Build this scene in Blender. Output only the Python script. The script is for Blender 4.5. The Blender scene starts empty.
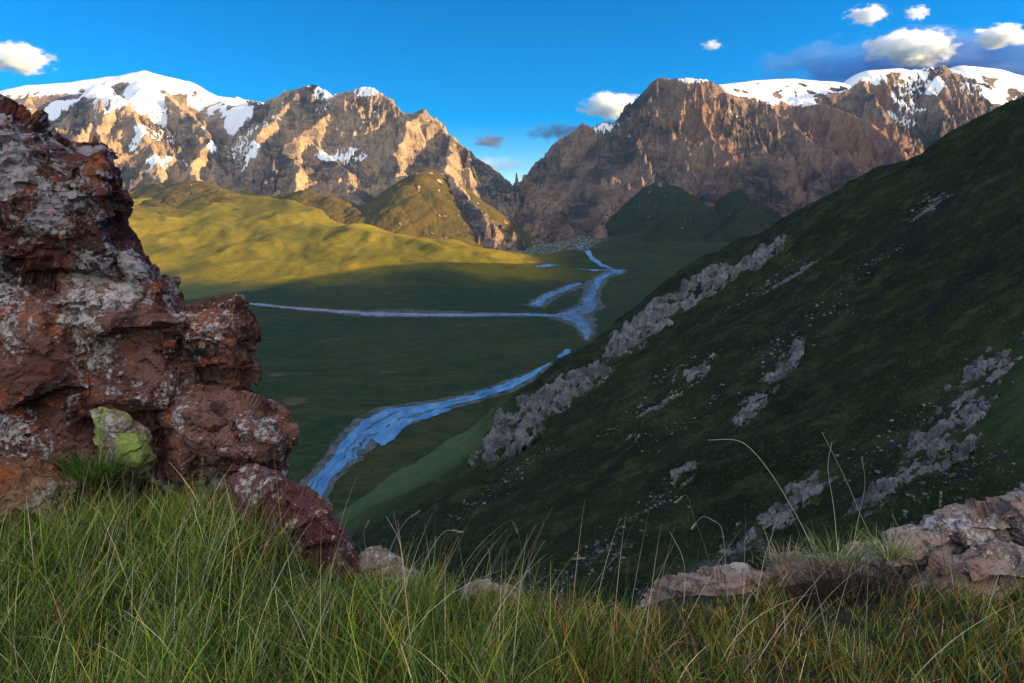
import bpy, bmesh, math, random
import numpy as np
from mathutils import Vector
from mathutils.bvhtree import BVHTree

random.seed(7)
RNG = np.random.default_rng(11)
SC = bpy.context.scene
COL = SC.collection
R = math.radians

# ------------------------------------------------------------------ camera model
F_PX, CX, CY, HOR = 683.0, 512.0, 341.5, 215.0
TH = math.atan((CY - HOR) / F_PX)
CT, ST = math.cos(TH), math.sin(TH)

def ray(px, py):
    """world direction per metre of y (depth) through a picture point"""
    px = np.asarray(px, float); py = np.asarray(py, float)
    xc = (px - CX) / F_PX; yc = (CY - py) / F_PX
    dy = CT + yc * ST
    return xc / dy, (-ST + yc * CT) / dy

def P(px, py, d):
    a, b = ray(px, py)
    return (float(a * d), float(d), float(b * d))

SUN_AZ, SUN_EL = R(96), R(14)
S = np.array([math.sin(SUN_AZ) * math.cos(SUN_EL), math.cos(SUN_AZ) * math.cos(SUN_EL), math.sin(SUN_EL)])

# ------------------------------------------------------------------ noise
def _tables(seed):
    g = np.random.default_rng(seed)
    p = g.permutation(256).astype(np.int32)
    p = np.concatenate([p, p])
    a = g.random(256) * 2 * np.pi
    g2 = np.stack([np.cos(a), np.sin(a)], 1).astype(np.float32)
    v = g.normal(size=(256, 3)); v /= np.linalg.norm(v, axis=1)[:, None]
    return p, g2, v.astype(np.float32)
_TAB = {}
def tab(seed):
    if seed not in _TAB: _TAB[seed] = _tables(seed)
    return _TAB[seed]

def perlin2(x, y, seed=0):
    p, g2, _ = tab(seed)
    xi = np.floor(x).astype(np.int32); yi = np.floor(y).astype(np.int32)
    xf = (x - xi).astype(np.float32); yf = (y - yi).astype(np.float32)
    xi &= 255; yi &= 255
    u = xf * xf * xf * (xf * (xf * 6 - 15) + 10); v = yf * yf * yf * (yf * (yf * 6 - 15) + 10)
    def gr(ix, iy, dx, dy):
        g = g2[p[p[ix & 255] + (iy & 255)]]
        return g[..., 0] * dx + g[..., 1] * dy
    a = gr(xi, yi, xf, yf); b = gr(xi + 1, yi, xf - 1, yf)
    c = gr(xi, yi + 1, xf, yf - 1); d = gr(xi + 1, yi + 1, xf - 1, yf - 1)
    return ((a + u * (b - a)) * (1 - v) + (c + u * (d - c)) * v) * 1.5

def perlin3(x, y, z, seed=0):
    p, _, g3 = tab(seed)
    q = [np.floor(t).astype(np.int32) for t in (x, y, z)]
    f = [(t - k).astype(np.float32) for t, k in zip((x, y, z), q)]
    q = [k & 255 for k in q]
    w = [t * t * t * (t * (t * 6 - 15) + 10) for t in f]
    out = 0
    for i in (0, 1):
        for j in (0, 1):
            for k in (0, 1):
                h = p[p[p[(q[0] + i) & 255] + ((q[1] + j) & 255)] + ((q[2] + k) & 255)]
                g = g3[h]
                d = g[..., 0] * (f[0] - i) + g[..., 1] * (f[1] - j) + g[..., 2] * (f[2] - k)
                out = out + d * (w[0] if i else 1 - w[0]) * (w[1] if j else 1 - w[1]) * (w[2] if k else 1 - w[2])
    return out * 1.5

def fbm2(x, y, oct=4, seed=0, gain=.5):
    s = 0; a = 1.0; f = 1.0
    for o in range(oct):
        s = s + a * perlin2(x * f + 17.3 * o, y * f - 9.1 * o, seed + o); a *= gain; f *= 2.03
    return s

def ridged2(x, y, oct=4, seed=0, gain=.5):
    s = 0; a = 1.0; f = 1.0; w = 1.0
    for o in range(oct):
        n = 1 - np.abs(perlin2(x * f + 7.7 * o, y * f + 3.3 * o, seed + o)) * 1.6
        n = np.clip(n, 0, 1) ** 2
        s = s + a * n * w; w = np.clip(n * 1.6, 0, 1); a *= gain; f *= 2.07
    return s

def fbm3(x, y, z, oct=4, seed=0, gain=.5):
    s = 0; a = 1.0; f = 1.0
    for o in range(oct):
        s = s + a * perlin3(x * f + 11.3 * o, y * f - 5.7 * o, z * f + 3.1 * o, seed + o); a *= gain; f *= 2.05
    return s

def sstep(a, b, x):
    t = np.clip((x - a) / (b - a), 0, 1)
    return t * t * (3 - 2 * t)

def softplus(x, k):
    return np.logaddexp(0, x / k) * k

def smin(a, b, k):
    h = np.clip(.5 + .5 * (b - a) / k, 0, 1)
    return b + (a - b) * h - k * h * (1 - h)

def smax(a, b, k):
    return -smin(-a, -b, k)

# ------------------------------------------------------------------ mesh helpers
def mesh_from(name, verts, faces, smooth=True):
    verts = np.asarray(verts, np.float32).reshape(-1, 3); faces = np.asarray(faces, np.int32)
    me = bpy.data.meshes.new(name)
    me.vertices.add(len(verts)); me.vertices.foreach_set('co', verts.ravel())
    n, k = faces.shape
    me.loops.add(n * k); me.loops.foreach_set('vertex_index', faces.ravel())
    me.polygons.add(n)
    me.polygons.foreach_set('loop_start', np.arange(0, n * k, k, dtype=np.int32))
    try: me.polygons.foreach_set('loop_total', np.full(n, k, np.int32))
    except Exception: pass
    me.polygons.foreach_set('use_smooth', np.full(n, smooth, bool))
    me.update(calc_edges=True)
    return me

def grid_faces(r, c):
    i = np.arange(r * c).reshape(r, c)
    return np.stack([i[:-1, :-1], i[:-1, 1:], i[1:, 1:], i[1:, :-1]], -1).reshape(-1, 4)

def set_mask(me, arr, name='mask'):
    arr = np.asarray(arr, np.float32).reshape(-1, arr.shape[-1])
    if arr.shape[1] == 3: arr = np.concatenate([arr, np.ones((len(arr), 1), np.float32)], 1)
    at = me.color_attributes.new(name, 'FLOAT_COLOR', 'POINT')
    at.data.foreach_set('color', arr.ravel())

def link(name, me, mat=None, parent=None):
    o = bpy.data.objects.new(name, me); COL.objects.link(o)
    if mat is not None and me is not None: me.materials.append(mat)
    if parent is not None: o.parent = parent
    return o

def tag(o, label=None, cat=None, group=None, kind=None):
    if label: o['label'] = label
    if cat: o['category'] = cat
    if group: o['group'] = group
    if kind: o['kind'] = kind
    return o

# ------------------------------------------------------------------ node helpers
class NT:
    def __init__(s, name):
        s.m = bpy.data.materials.new(name); s.m.use_nodes = True
        s.t = s.m.node_tree; s.t.nodes.clear()
        s.out = s.t.nodes.new('ShaderNodeOutputMaterial')
    def n(s, typ, **kw):
        d = s.t.nodes.new(typ)
        for k, v in kw.items(): setattr(d, k, v)
        return d
    def l(s, a, b): s.t.links.new(a, b)
    def put(s, sock, v):
        if isinstance(v, bpy.types.NodeSocket): s.l(v, sock)
        elif isinstance(v, (tuple, list)) and len(v) == 3 and sock.type == 'RGBA': sock.default_value = (*v, 1)
        else: sock.default_value = v
    def mix(s, f, a, b, mode='MIX'):
        d = s.n('ShaderNodeMix', data_type='RGBA', blend_type=mode)
        s.put(d.inputs[0], f); s.put(d.inputs[6], a); s.put(d.inputs[7], b)
        return d.outputs[2]
    def math(s, op, a, b=0.0, c=0.0, clamp=False):
        d = s.n('ShaderNodeMath', operation=op, use_clamp=clamp)
        s.put(d.inputs[0], a); s.put(d.inputs[1], b); s.put(d.inputs[2], c)
        return d.outputs[0]
    def ss(s, x, a, b):
        d = s.n('ShaderNodeMapRange', interpolation_type='SMOOTHSTEP')
        s.put(d.inputs[0], x); d.inputs[1].default_value = a; d.inputs[2].default_value = b
        return d.outputs[0]
    def noise(s, scale, detail=4, rough=.55, vec=None, dist=0.0, typ=None):
        d = s.n('ShaderNodeTexNoise')
        if typ: d.noise_type = typ
        d.inputs['Scale'].default_value = scale; d.inputs['Detail'].default_value = detail
        d.inputs['Roughness'].default_value = rough; d.inputs['Distortion'].default_value = dist
        if vec is not None: s.l(vec, d.inputs['Vector'])
        return d.outputs['Fac']
    def voro(s, scale, feat='F1', vec=None, out='Distance', rnd=1.0):
        d = s.n('ShaderNodeTexVoronoi', feature=feat)
        d.inputs['Scale'].default_value = scale; d.inputs['Randomness'].default_value = rnd
        if vec is not None: s.l(vec, d.inputs['Vector'])
        return d.outputs[out]
    def obj(s): return s.n('ShaderNodeTexCoord').outputs['Object']
    def scale(s, vec, v):
        d = s.n('ShaderNodeMapping'); s.l(vec, d.inputs[0]); d.inputs['Scale'].default_value = v
        return d.outputs[0]
    def attr(s, name='mask'):
        d = s.n('ShaderNodeAttribute', attribute_name=name)
        sp = s.n('ShaderNodeSeparateColor'); s.l(d.outputs['Color'], sp.inputs[0])
        return sp.outputs[0], sp.outputs[1], sp.outputs[2], d.outputs['Color']
    def bump(s, h, strength, dist, prev=None):
        d = s.n('ShaderNodeBump'); s.put(d.inputs['Height'], h)
        d.inputs['Strength'].default_value = strength; d.inputs['Distance'].default_value = dist
        if prev is not None: s.l(prev, d.inputs['Normal'])
        return d.outputs['Normal']
    def bsdf(s, col, rough=.9, normal=None, spec=.3, **kw):
        d = s.n('ShaderNodeBsdfPrincipled')
        s.put(d.inputs['Base Color'], col); s.put(d.inputs['Roughness'], rough)
        s.put(d.inputs['Specular IOR Level'], spec)
        if normal is not None: s.l(normal, d.inputs['Normal'])
        for k, v in kw.items(): s.put(d.inputs[k], v)
        s.l(d.outputs[0], s.out.inputs['Surface'])
        return d

def mat_mountain(name, tan, dark, grass, red):
    t = NT(name); o = t.obj(); sn, gr, mi, _ = t.attr()
    n1 = t.noise(1 / 420, 6, .6, o); n2 = t.noise(1 / 60, 6, .65, o)
    st = t.noise(1 / 70, 5, .6, t.scale(o, (.45, .45, 1.7)), .6)
    c = t.mix(t.ss(n1, .36, .62), dark, tan)
    c = t.mix(t.math('MULTIPLY', t.ss(n2, .46, .68), .6), c, tuple(v * .55 for v in dark))
    c = t.mix(t.math('MULTIPLY', t.ss(st, .5, .7), .5), c, tuple(min(1, v * 1.3) for v in tan))
    c = t.mix(t.math('MULTIPLY', mi, .9), c, red)
    gn = t.noise(1 / 150, 5, .6, o)
    g = t.mix(t.ss(gn, .38, .62), grass, (grass[0] * 1.55, grass[1] * 1.25, grass[2]))
    brk = t.math('ADD', gr, t.math('MULTIPLY', t.math('SUBTRACT', n2, .5), .9))
    c = t.mix(t.ss(brk, .42, .6), c, g)
    sb = t.math('ADD', sn, t.math('MULTIPLY', t.math('SUBTRACT', n2, .5), .7))
    sm = t.ss(sb, .44, .56)
    c = t.mix(sm, c, (.76, .77, .80))
    h = t.math('MULTIPLY', t.noise(1 / 35, 7, .68, o), t.math('SUBTRACT', 1.0, t.math('MULTIPLY', t.math('MAXIMUM', sm, gr), .92)))
    t.bsdf(c, .95, t.bump(h, 1.0, 42), .1)
    return t.m

# ------------------------------------------------------------------ terrain functions
def tps_fit(pts):
    pts = np.array(pts, float); xy = pts[:, :2] / 1000; z = pts[:, 2]
    n = len(xy)
    d = np.linalg.norm(xy[:, None] - xy[None], axis=2)
    K = np.where(d > 0, d * d * np.log(np.maximum(d, 1e-9)), 0) + np.eye(n) * .01
    Q = np.concatenate([np.ones((n, 1)), xy], 1)
    A = np.block([[K, Q], [Q.T, np.zeros((3, 3))]])
    w = np.linalg.solve(A, np.concatenate([z, np.zeros(3)]))
    def f(x, y):
        X = np.asarray(x, float) / 1000; Y = np.asarray(y, float) / 1000
        out = w[n] + w[n + 1] * X + w[n + 2] * Y
        for i in range(n):
            r2 = (X - xy[i, 0]) ** 2 + (Y - xy[i, 1]) ** 2
            out = out + w[i] * .5 * r2 * np.log(np.maximum(r2, 1e-12))
        return out
    return f

VP = [P(320, 490, 880), P(450, 400, 1270), P(580, 320, 2280), P(600, 278, 3450), P(555, 244, 4900), P(520, 228, 5800),
      P(245, 303, 2700), P(300, 400, 1280), P(160, 276, 3350), P(330, 272, 3350), P(500, 270, 3450), P(200, 230, 4150),
      P(380, 228, 4350), P(480, 248, 4350), P(140, 205, 4700), P(640, 254, 3900), P(430, 236, 4150), P(455, 256, 4750), P(400, 238, 4800), P(300, 203, 4850), P(700, 245, 4300),
      P(400, 340, 1900), P(560, 360, 1600), P(620, 235, 4700),
      (-3200, 1200, -60), (-3000, 3200, -60), (-1500, 700, -230), (-900, 1500, -325), (-900, 500, -330), (500, 300, -380), (1500, 1500, -340), (2500, 3500, -200),
      (2500, 6500, 150), (-3500, 6500, 300), (-600, 6800, 100), (900, 2300, -340)]
_vt = tps_fit(VP)

# spines: (points, slope, kind)   kind 0 rock, 1 snow dome, 2 grassy
LEFT = [
    ([(-330, 120, 8300), (-150, 112, 8200), (0, 92, 8000), (30, 85, 8000), (75, 83, 8000), (110, 77, 8000), (145, 71, 7950), (185, 81, 7900), (215, 96, 7800), (235, 98, 7700), (262, 103, 7500)], .62, 1),
    ([(110, 77, 8000), (104, 86, 7700), (100, 97, 7300)], .7, 1),
    ([(145, 71, 7950), (150, 88, 7500), (150, 108, 7100)], .62, 1),
    ([(30, 85, 8000), (26, 100, 7500)], .9, 0),
    ([(235, 97, 7700), (262, 103, 7300), (275, 97, 7150), (290, 90, 7000), (300, 86, 6950), (318, 84, 6900), (335, 96, 6800), (345, 90, 6700), (360, 86, 6600), (375, 87, 6550), (385, 94, 6500), (403, 112, 6400), (413, 111, 6400), (425, 107, 6300), (445, 128, 6250), (465, 149, 6200), (490, 167, 6150), (508, 182, 6100), (524, 225, 5900)], 1.25, 0),
    ([(72, 104, 7100), (84, 97, 6900), (104, 99, 6700), (115, 94, 6550), (130, 112, 6350), (148, 142, 6000), (158, 168, 5650), (160, 195, 5300)], 1.0, 0),
    ([(84, 97, 6900), (60, 125, 6500), (30, 160, 6000), (0, 200, 5500)], .95, 0),
    ([(115, 94, 6550), (100, 130, 6100), (95, 170, 5600), (100, 200, 5200)], .95, 0),
    ([(155, 80, 7900), (172, 98, 7300), (188, 112, 6900), (203, 125, 6600), (207, 140, 6300), (198, 160, 5950), (190, 172, 5600), (212, 190, 5350)], 1.1, 0),
    ([(207, 140, 6300), (217, 155, 6150), (214, 172, 5800)], 1.2, 0),
    ([(345, 91, 6700), (333, 112, 6450), (312, 125, 6200), (290, 140, 5900), (283, 150, 5700), (300, 168, 5450), (298, 185, 5200)], 1.1, 0),
    ([(312, 140, 6100), (330, 158, 5750), (350, 172, 5450), (358, 190, 5100)], .9, 0),
    ([(300, 86, 6950), (282, 112, 6600), (262, 128, 6300), (255, 150, 5950)], 1.3, 0),
    ([(425, 107, 6300), (408, 122, 6050), (400, 140, 5850), (396, 155, 5600), (402, 168, 5400)], 1.3, 0),
    ([(445, 128, 6250), (452, 150, 5800), (444, 168, 5400), (452, 185, 5200)], 1.3, 0),
    ([(465, 149, 6200), (478, 178, 5800), (500, 215, 5500)], 1.3, 0),
    ([(372, 87, 6550), (368, 112, 6350), (352, 140, 6100)], 1.4, 0),
    ([(450, 175, 5250), (462, 190, 5020), (478, 210, 4820), (498, 232, 4650)], .9, 0),
    ([(430, 168, 5350), (418, 172, 5150), (405, 185, 4950), (392, 205, 4700), (400, 228, 4480)], .72, 2),
    ([(165, 182, 5400), (195, 180, 5250), (212, 188, 5100), (240, 205, 4750), (262, 222, 4450)], .42, 2),
    ([(262, 208, 5200), (290, 192, 5100), (305, 190, 5050), (330, 196, 4950), (362, 214, 4700)], .5, 2),
    ([(140, 200, 4900), (160, 212, 4600), (190, 232, 4250)], .32, 2),
]
RIGHT = [
    ([(500, 232, 6900), (508, 208, 6800), (515, 188, 6700), (530, 168, 6600), (545, 155, 6550), (556, 142, 6500), (570, 131, 6500), (580, 124, 6450), (590, 126, 6450), (600, 121, 6420), (610, 122, 6400), (625, 112, 6350), (640, 96, 6300), (648, 84, 6250), (655, 79, 6200), (672, 77, 6200), (690, 76, 6150), (708, 79, 6150), (722, 88, 6200), (735, 95, 6300), (760, 98, 6500), (785, 100, 6600), (810, 99, 6700), (850, 90, 6900), (865, 77, 7000), (900, 72, 7150), (942, 66, 7250), (980, 82, 7300), (1024, 97, 7200), (1100, 100, 7000), (1200, 120, 6800)], 1.2, 0),
    ([(722, 85, 7300), (750, 81, 7400), (790, 79, 7500), (830, 82, 7500), (850, 90, 7400)], .4, 1),
    ([(852, 82, 7750), (870, 71, 7750), (895, 69, 7750), (925, 73, 7700), (960, 66, 7700), (990, 69, 7700), (1020, 77, 7700), (1100, 86, 7600)], .42, 1),
    ([(700, 78, 6150), (704, 100, 5950), (702, 118, 5750), (716, 140, 5500), (728, 152, 5350), (742, 166, 5200), (752, 190, 4950)], 1.1, 0),
    ([(716, 140, 5500), (712, 160, 5300), (705, 185, 5050)], 1.2, 0),
    ([(655, 80, 6200), (640, 118, 5950), (642, 138, 5800), (662, 148, 5600), (675, 165, 5400), (686, 178, 5200), (694, 195, 5000)], 1.15, 0),
    ([(590, 126, 6450), (606, 150, 6000), (618, 153, 5850), (628, 172, 5600), (622, 192, 5350), (606, 215, 5050), (600, 226, 4900)], 1.15, 0),
    ([(642, 138, 5800), (655, 165, 5450), (650, 185, 5250)], 1.1, 0),
    ([(770, 98, 6500), (776, 112, 6250), (790, 122, 6050), (808, 136, 5850), (828, 148, 5650), (850, 162, 5400), (870, 185, 5200)], 1.1, 0),
    ([(776, 112, 6250), (780, 140, 5850), (790, 165, 5500)], 1.2, 0),
    ([(808, 136, 5850), (812, 158, 5550), (820, 180, 5250)], 1.2, 0),
    ([(800, 100, 6650), (825, 105, 6350), (850, 113, 6100), (872, 124, 5900), (890, 140, 5700), (897, 158, 5450)], 1.1, 0),
    ([(545, 155, 6550), (540, 185, 6100), (525, 215, 5700)], 1.2, 0),
    ([(570, 131, 6500), (568, 165, 6050), (560, 200, 5650), (565, 225, 5350)], 1.2, 0),
    ([(865, 77, 7000), (872, 95, 6700), (885, 112, 6400)], 1.2, 0),
    ([(942, 66, 7250), (930, 90, 6900), (945, 115, 6500)], 1.2, 0),
    ([(660, 180, 5200), (676, 186, 5050), (690, 198, 4850), (668, 222, 4500)], .8, 2),
    ([(742, 178, 5250), (738, 190, 5050), (748, 206, 4800), (725, 228, 4450)], .75, 2),
]

def spine_field(X, Y, spines):
    H = np.full(X.shape, -1e9, np.float32); Sg = np.zeros_like(H); Dg = np.zeros_like(H); Kd = np.zeros_like(H)
    sid = 0
    for pts, sl, kind in spines:
        W = [P(*p) for p in pts]; run = 0.0
        for a, b in zip(W[:-1], W[1:]):
            dx, dy = b[0] - a[0], b[1] - a[1]; L = math.hypot(dx, dy)
            tt = ((X - a[0]) * dx + (Y - a[1]) * dy) / (L * L)
            tc = np.clip(tt, 0, 1)
            d = np.hypot(X - (a[0] + tc * dx), Y - (a[1] + tc * dy))
            zc = a[2] + tc * (b[2] - a[2])
            if kind == 0: fall = sl * 1.25 * d * (1 - .48 * d / (d + 380))
            elif kind == 1: fall = sl * (np.sqrt(d * d + 90 ** 2) - 90) + .7 * softplus(d - 230, 40)
            else: fall = sl * (np.sqrt(d * d + 60 ** 2) - 60)
            h = zc - fall
            m = h > H
            H[m] = h[m]
            side = np.where((X - a[0]) * dy - (Y - a[1]) * dx > 0, 0, 5000.0)
            Sg[m] = (run + tt * L + sid * 911.0 + side)[m]; Dg[m] = d[m]; Kd[m] = kind
            run += L
        sid += 1
    return H, Sg, Dg, Kd

def hit(px, py, hf, y0, y1, n=1500):
    """first meeting of the picture ray with a height function"""
    a, b = ray(px, py); a = np.atleast_1d(a); b = np.atleast_1d(b)
    ys = np.geomspace(y0, y1, n)
    out = []
    for ai, bi in zip(a, b):
        d = bi * ys - hf(ai * ys, ys)
        k = np.argmax(d < 0) if (d < 0).any() else n - 1
        k = max(k, 1)
        y = ys[k - 1] + (ys[k] - ys[k - 1]) * (d[k - 1] / max(d[k - 1] - d[k], 1e-9) if (d < 0).any() else 1)
        out.append((ai * y, y, bi * y))
    return np.array(out)

# ---- hillside height
CR = np.array([(-420, 720), (-193, 790), (-108, 805), (-15, 850), (120, 925), (250, 960), (353, 905), (431, 815), (525, 705), (640, 600), (900, 500), (1700, 300)], float)
def hill_h(x, y, detail=True):
    x = np.asarray(x, float); y = np.asarray(y, float)
    front = -267 + .57 * x + .055 * y + .30 * softplus(x - 335, 55)
    yc = np.interp(x, CR[:, 0], CR[:, 1])
    back = (-267 + .57 * x + .055 * yc + .30 * softplus(x - 335, 55)) + 7 - 24 * sstep(260, 60, x) - .62 * (y - yc)
    z = smin(smin(front, back, 16), 190 + .01 * (x - 700), 25)
    if detail:
        wx = x + 25 * perlin2(x / 150, y / 150, 40)
        wy = y + 20 * perlin2(x / 120, y / 120, 41)
        g = ridged2(wy / 95, wx / 420, 3, 42)
        z = z + 8 * (g - .9) + 3.5 * fbm2(x / 45, y / 45, 3, 43) + 1.3 * fbm2(x / 11, y / 8, 4, 44, .6)
    return z

# ---- valley height
def valley_h(x, y, detail=True):
    z = _vt(x, y)
    if detail:
        up = sstep(2900, 3900, y)
        z = z + up * (15 * fbm2(x / 420, y / 420, 5, 50) + 22 * (ridged2(x / 600 + .3, y / 500, 3, 53) - .8) - 3 * ridged2(x / 110, y / 230, 3, 54))
        z = z + (.6 + .4 * up) * 1.2 * fbm2(x / 60, y / 60, 3, 56)
    return z

# ================================================================== materials
M_LEFT = mat_mountain('left_rock', (.46, .32, .20), (.080, .072, .076), (.054, .047, .014), (.33, .21, .13))
M_RIGHT = mat_mountain('right_rock', (.27, .18, .125), (.050, .046, .050), (.018, .028, .012), (.26, .14, .085))

def mat_valley():
    t = NT('valley_turf'); o = t.obj(); mo, br, sh, _ = t.attr()
    n1 = t.noise(1 / 500, 6, .6, o); n2 = t.noise(1 / 70, 6, .65, o); n3 = t.noise(1 / 12, 4, .6, o)
    c = t.mix(t.ss(n1, .36, .64), (.115, .098, .009), (.20, .152, .011))
    c = t.mix(t.math('MULTIPLY', t.ss(n2, .52, .68), .55), c, (.045, .062, .015))
    st = t.noise(1 / 90, 4, .6, t.scale(o, (.25, 1.3, 1)))
    c = t.mix(t.math('MULTIPLY', t.ss(st, .55, .72), .45), c, (.15, .11, .025))
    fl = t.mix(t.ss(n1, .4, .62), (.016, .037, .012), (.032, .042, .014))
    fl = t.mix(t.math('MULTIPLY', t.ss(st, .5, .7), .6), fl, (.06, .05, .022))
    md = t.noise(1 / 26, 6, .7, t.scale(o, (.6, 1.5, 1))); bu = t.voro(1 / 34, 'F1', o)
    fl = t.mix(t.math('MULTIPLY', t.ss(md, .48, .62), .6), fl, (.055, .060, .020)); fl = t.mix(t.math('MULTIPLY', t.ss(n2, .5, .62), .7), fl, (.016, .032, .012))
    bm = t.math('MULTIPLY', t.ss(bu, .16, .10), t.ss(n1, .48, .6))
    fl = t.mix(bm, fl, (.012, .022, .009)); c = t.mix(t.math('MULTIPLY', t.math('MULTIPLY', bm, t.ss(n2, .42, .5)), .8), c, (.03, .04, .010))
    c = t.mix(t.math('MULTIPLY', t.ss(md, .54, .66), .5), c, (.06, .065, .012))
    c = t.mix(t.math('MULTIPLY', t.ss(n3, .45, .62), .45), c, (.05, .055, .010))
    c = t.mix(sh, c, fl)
    c = t.mix(t.ss(t.math('ADD', br, t.math('MULTIPLY', t.math('SUBTRACT', n2, .5), 1.8)), .5, .85), c, (.085, .065, .038))
    vo = t.voro(1 / 16, 'F1', o, 'Distance'); vc = t.voro(1 / 16, 'F1', o, 'Color')
    bw = t.n('ShaderNodeRGBToBW'); t.l(vc, bw.inputs[0])
    stone = t.mix(t.ss(vo, .25, .55), t.mix(bw.outputs[0], (.10, .10, .10), (.34, .33, .32)), (.05, .065, .03))
    mm = t.ss(t.math('ADD', mo, t.math('MULTIPLY', t.math('SUBTRACT', n2, .5), .8)), .4, .6)
    c = t.mix(mm, c, stone)
    h = t.math('ADD', t.math('MULTIPLY', n3, .5), t.math('MULTIPLY', t.math('MULTIPLY', vo, mm), -2.0))
    t.bsdf(c, .95, t.bump(h, .5, 5), .1)
    return t.m
M_VALLEY = mat_valley()

def mat_hill():
    t = NT('hill_turf'); o = t.obj(); ro, gr, _, _c = t.attr()
    n1 = t.noise(1 / 60, 6, .65, o); n2 = t.noise(1 / 5, 8, .78, o); n3 = t.noise(1 / 1.6, 5, .8, o)
    fl = t.noise(1 / 14, 5, .6, t.scale(o, (.18, 1, 1)), .4)
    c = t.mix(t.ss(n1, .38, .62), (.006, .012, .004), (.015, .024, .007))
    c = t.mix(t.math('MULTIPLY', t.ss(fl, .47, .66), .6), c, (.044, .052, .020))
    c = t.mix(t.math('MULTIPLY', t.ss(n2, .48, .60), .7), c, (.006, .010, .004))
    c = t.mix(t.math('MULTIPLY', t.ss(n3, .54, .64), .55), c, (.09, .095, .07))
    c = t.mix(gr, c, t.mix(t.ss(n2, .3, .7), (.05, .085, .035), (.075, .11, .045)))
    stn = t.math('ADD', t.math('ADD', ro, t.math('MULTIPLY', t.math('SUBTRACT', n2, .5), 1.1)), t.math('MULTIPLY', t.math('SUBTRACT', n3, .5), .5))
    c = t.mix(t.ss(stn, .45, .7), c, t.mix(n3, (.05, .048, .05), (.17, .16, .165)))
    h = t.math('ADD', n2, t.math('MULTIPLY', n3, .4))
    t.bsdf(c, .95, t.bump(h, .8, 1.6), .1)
    return t.m
M_HILL = mat_hill()

def mat_crag():
    t = NT('crag_rock'); o = t.obj()
    n1 = t.noise(1 / 14, 6, .65, o); n2 = t.noise(1 / 2.5, 6, .7, o)
    g = t.noise(1 / 5, 4, .6, t.scale(o, (1, 1, .5)))
    c = t.mix(t.ss(n1, .35, .65), (.062, .060, .068), (.19, .18, .19))
    c = t.mix(t.math('MULTIPLY', t.ss(n2, .5, .66), .7), c, (.035, .033, .036))
    en, _b, _c, _d = t.attr()
    nz = t.n('ShaderNodeSeparateXYZ'); t.l(t.n('ShaderNodeNewGeometry').outputs['Normal'], nz.inputs[0])
    turf = t.math('ADD', t.math('MULTIPLY', t.math('SUBTRACT', n1, .5), 1.5), t.math('ADD', t.math('MULTIPLY', t.math('SUBTRACT', nz.outputs[2], .8), .7), t.math('MULTIPLY', t.math('SUBTRACT', 1.0, en), 1.1)))
    c = t.mix(t.ss(turf, .16, .30), c, t.mix(n1, (.016, .028, .010), (.034, .048, .015)))
    t.bsdf(c, .92, t.bump(n2, .9, 1.2), .15)
    return t.m
M_CRAG = mat_crag()

def mat_water():
    t = NT('glacial_water'); o = t.obj()
    n = t.noise(1 / 22, 5, .65, t.scale(o, (1, .35, 1))); n2 = t.noise(1 / 3, 3, .6, o)
    c = t.mix(t.ss(n, .35, .7), (.055, .16, .33), (.15, .30, .47))
    t.bsdf(c, .22, t.bump(n2, .12, .5), .6)
    return t.m
M_WATER = mat_water()

def mat_gravel():
    t = NT('river_gravel'); o = t.obj()
    n = t.noise(1 / 26, 6, .7, o); n2 = t.noise(1 / 4, 4, .7, o)
    c = t.mix(t.ss(n, .35, .65), (.026, .038, .026), (.10, .115, .105))
    c = t.mix(t.math('MULTIPLY', t.ss(n2, .5, .7), .5), c, (.22, .25, .24))
    t.bsdf(c, .9, t.bump(n2, .4, .6), .1)
    return t.m
M_GRAVEL = mat_gravel()

def mat_soil():
    t = NT('turf_soil'); o = t.obj()
    n = t.noise(6, 6, .65, o); n2 = t.noise(50, 4, .7, o)
    c = t.mix(t.ss(n, .35, .65), (.025, .032, .012), (.07, .055, .03))
    c = t.mix(t.math('MULTIPLY', t.ss(n2, .5, .7), .6), c, (.012, .012, .008))
    t.bsdf(c, .95, t.bump(n2, .7, .02), .1)
    return t.m
M_SOIL = mat_soil()

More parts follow.
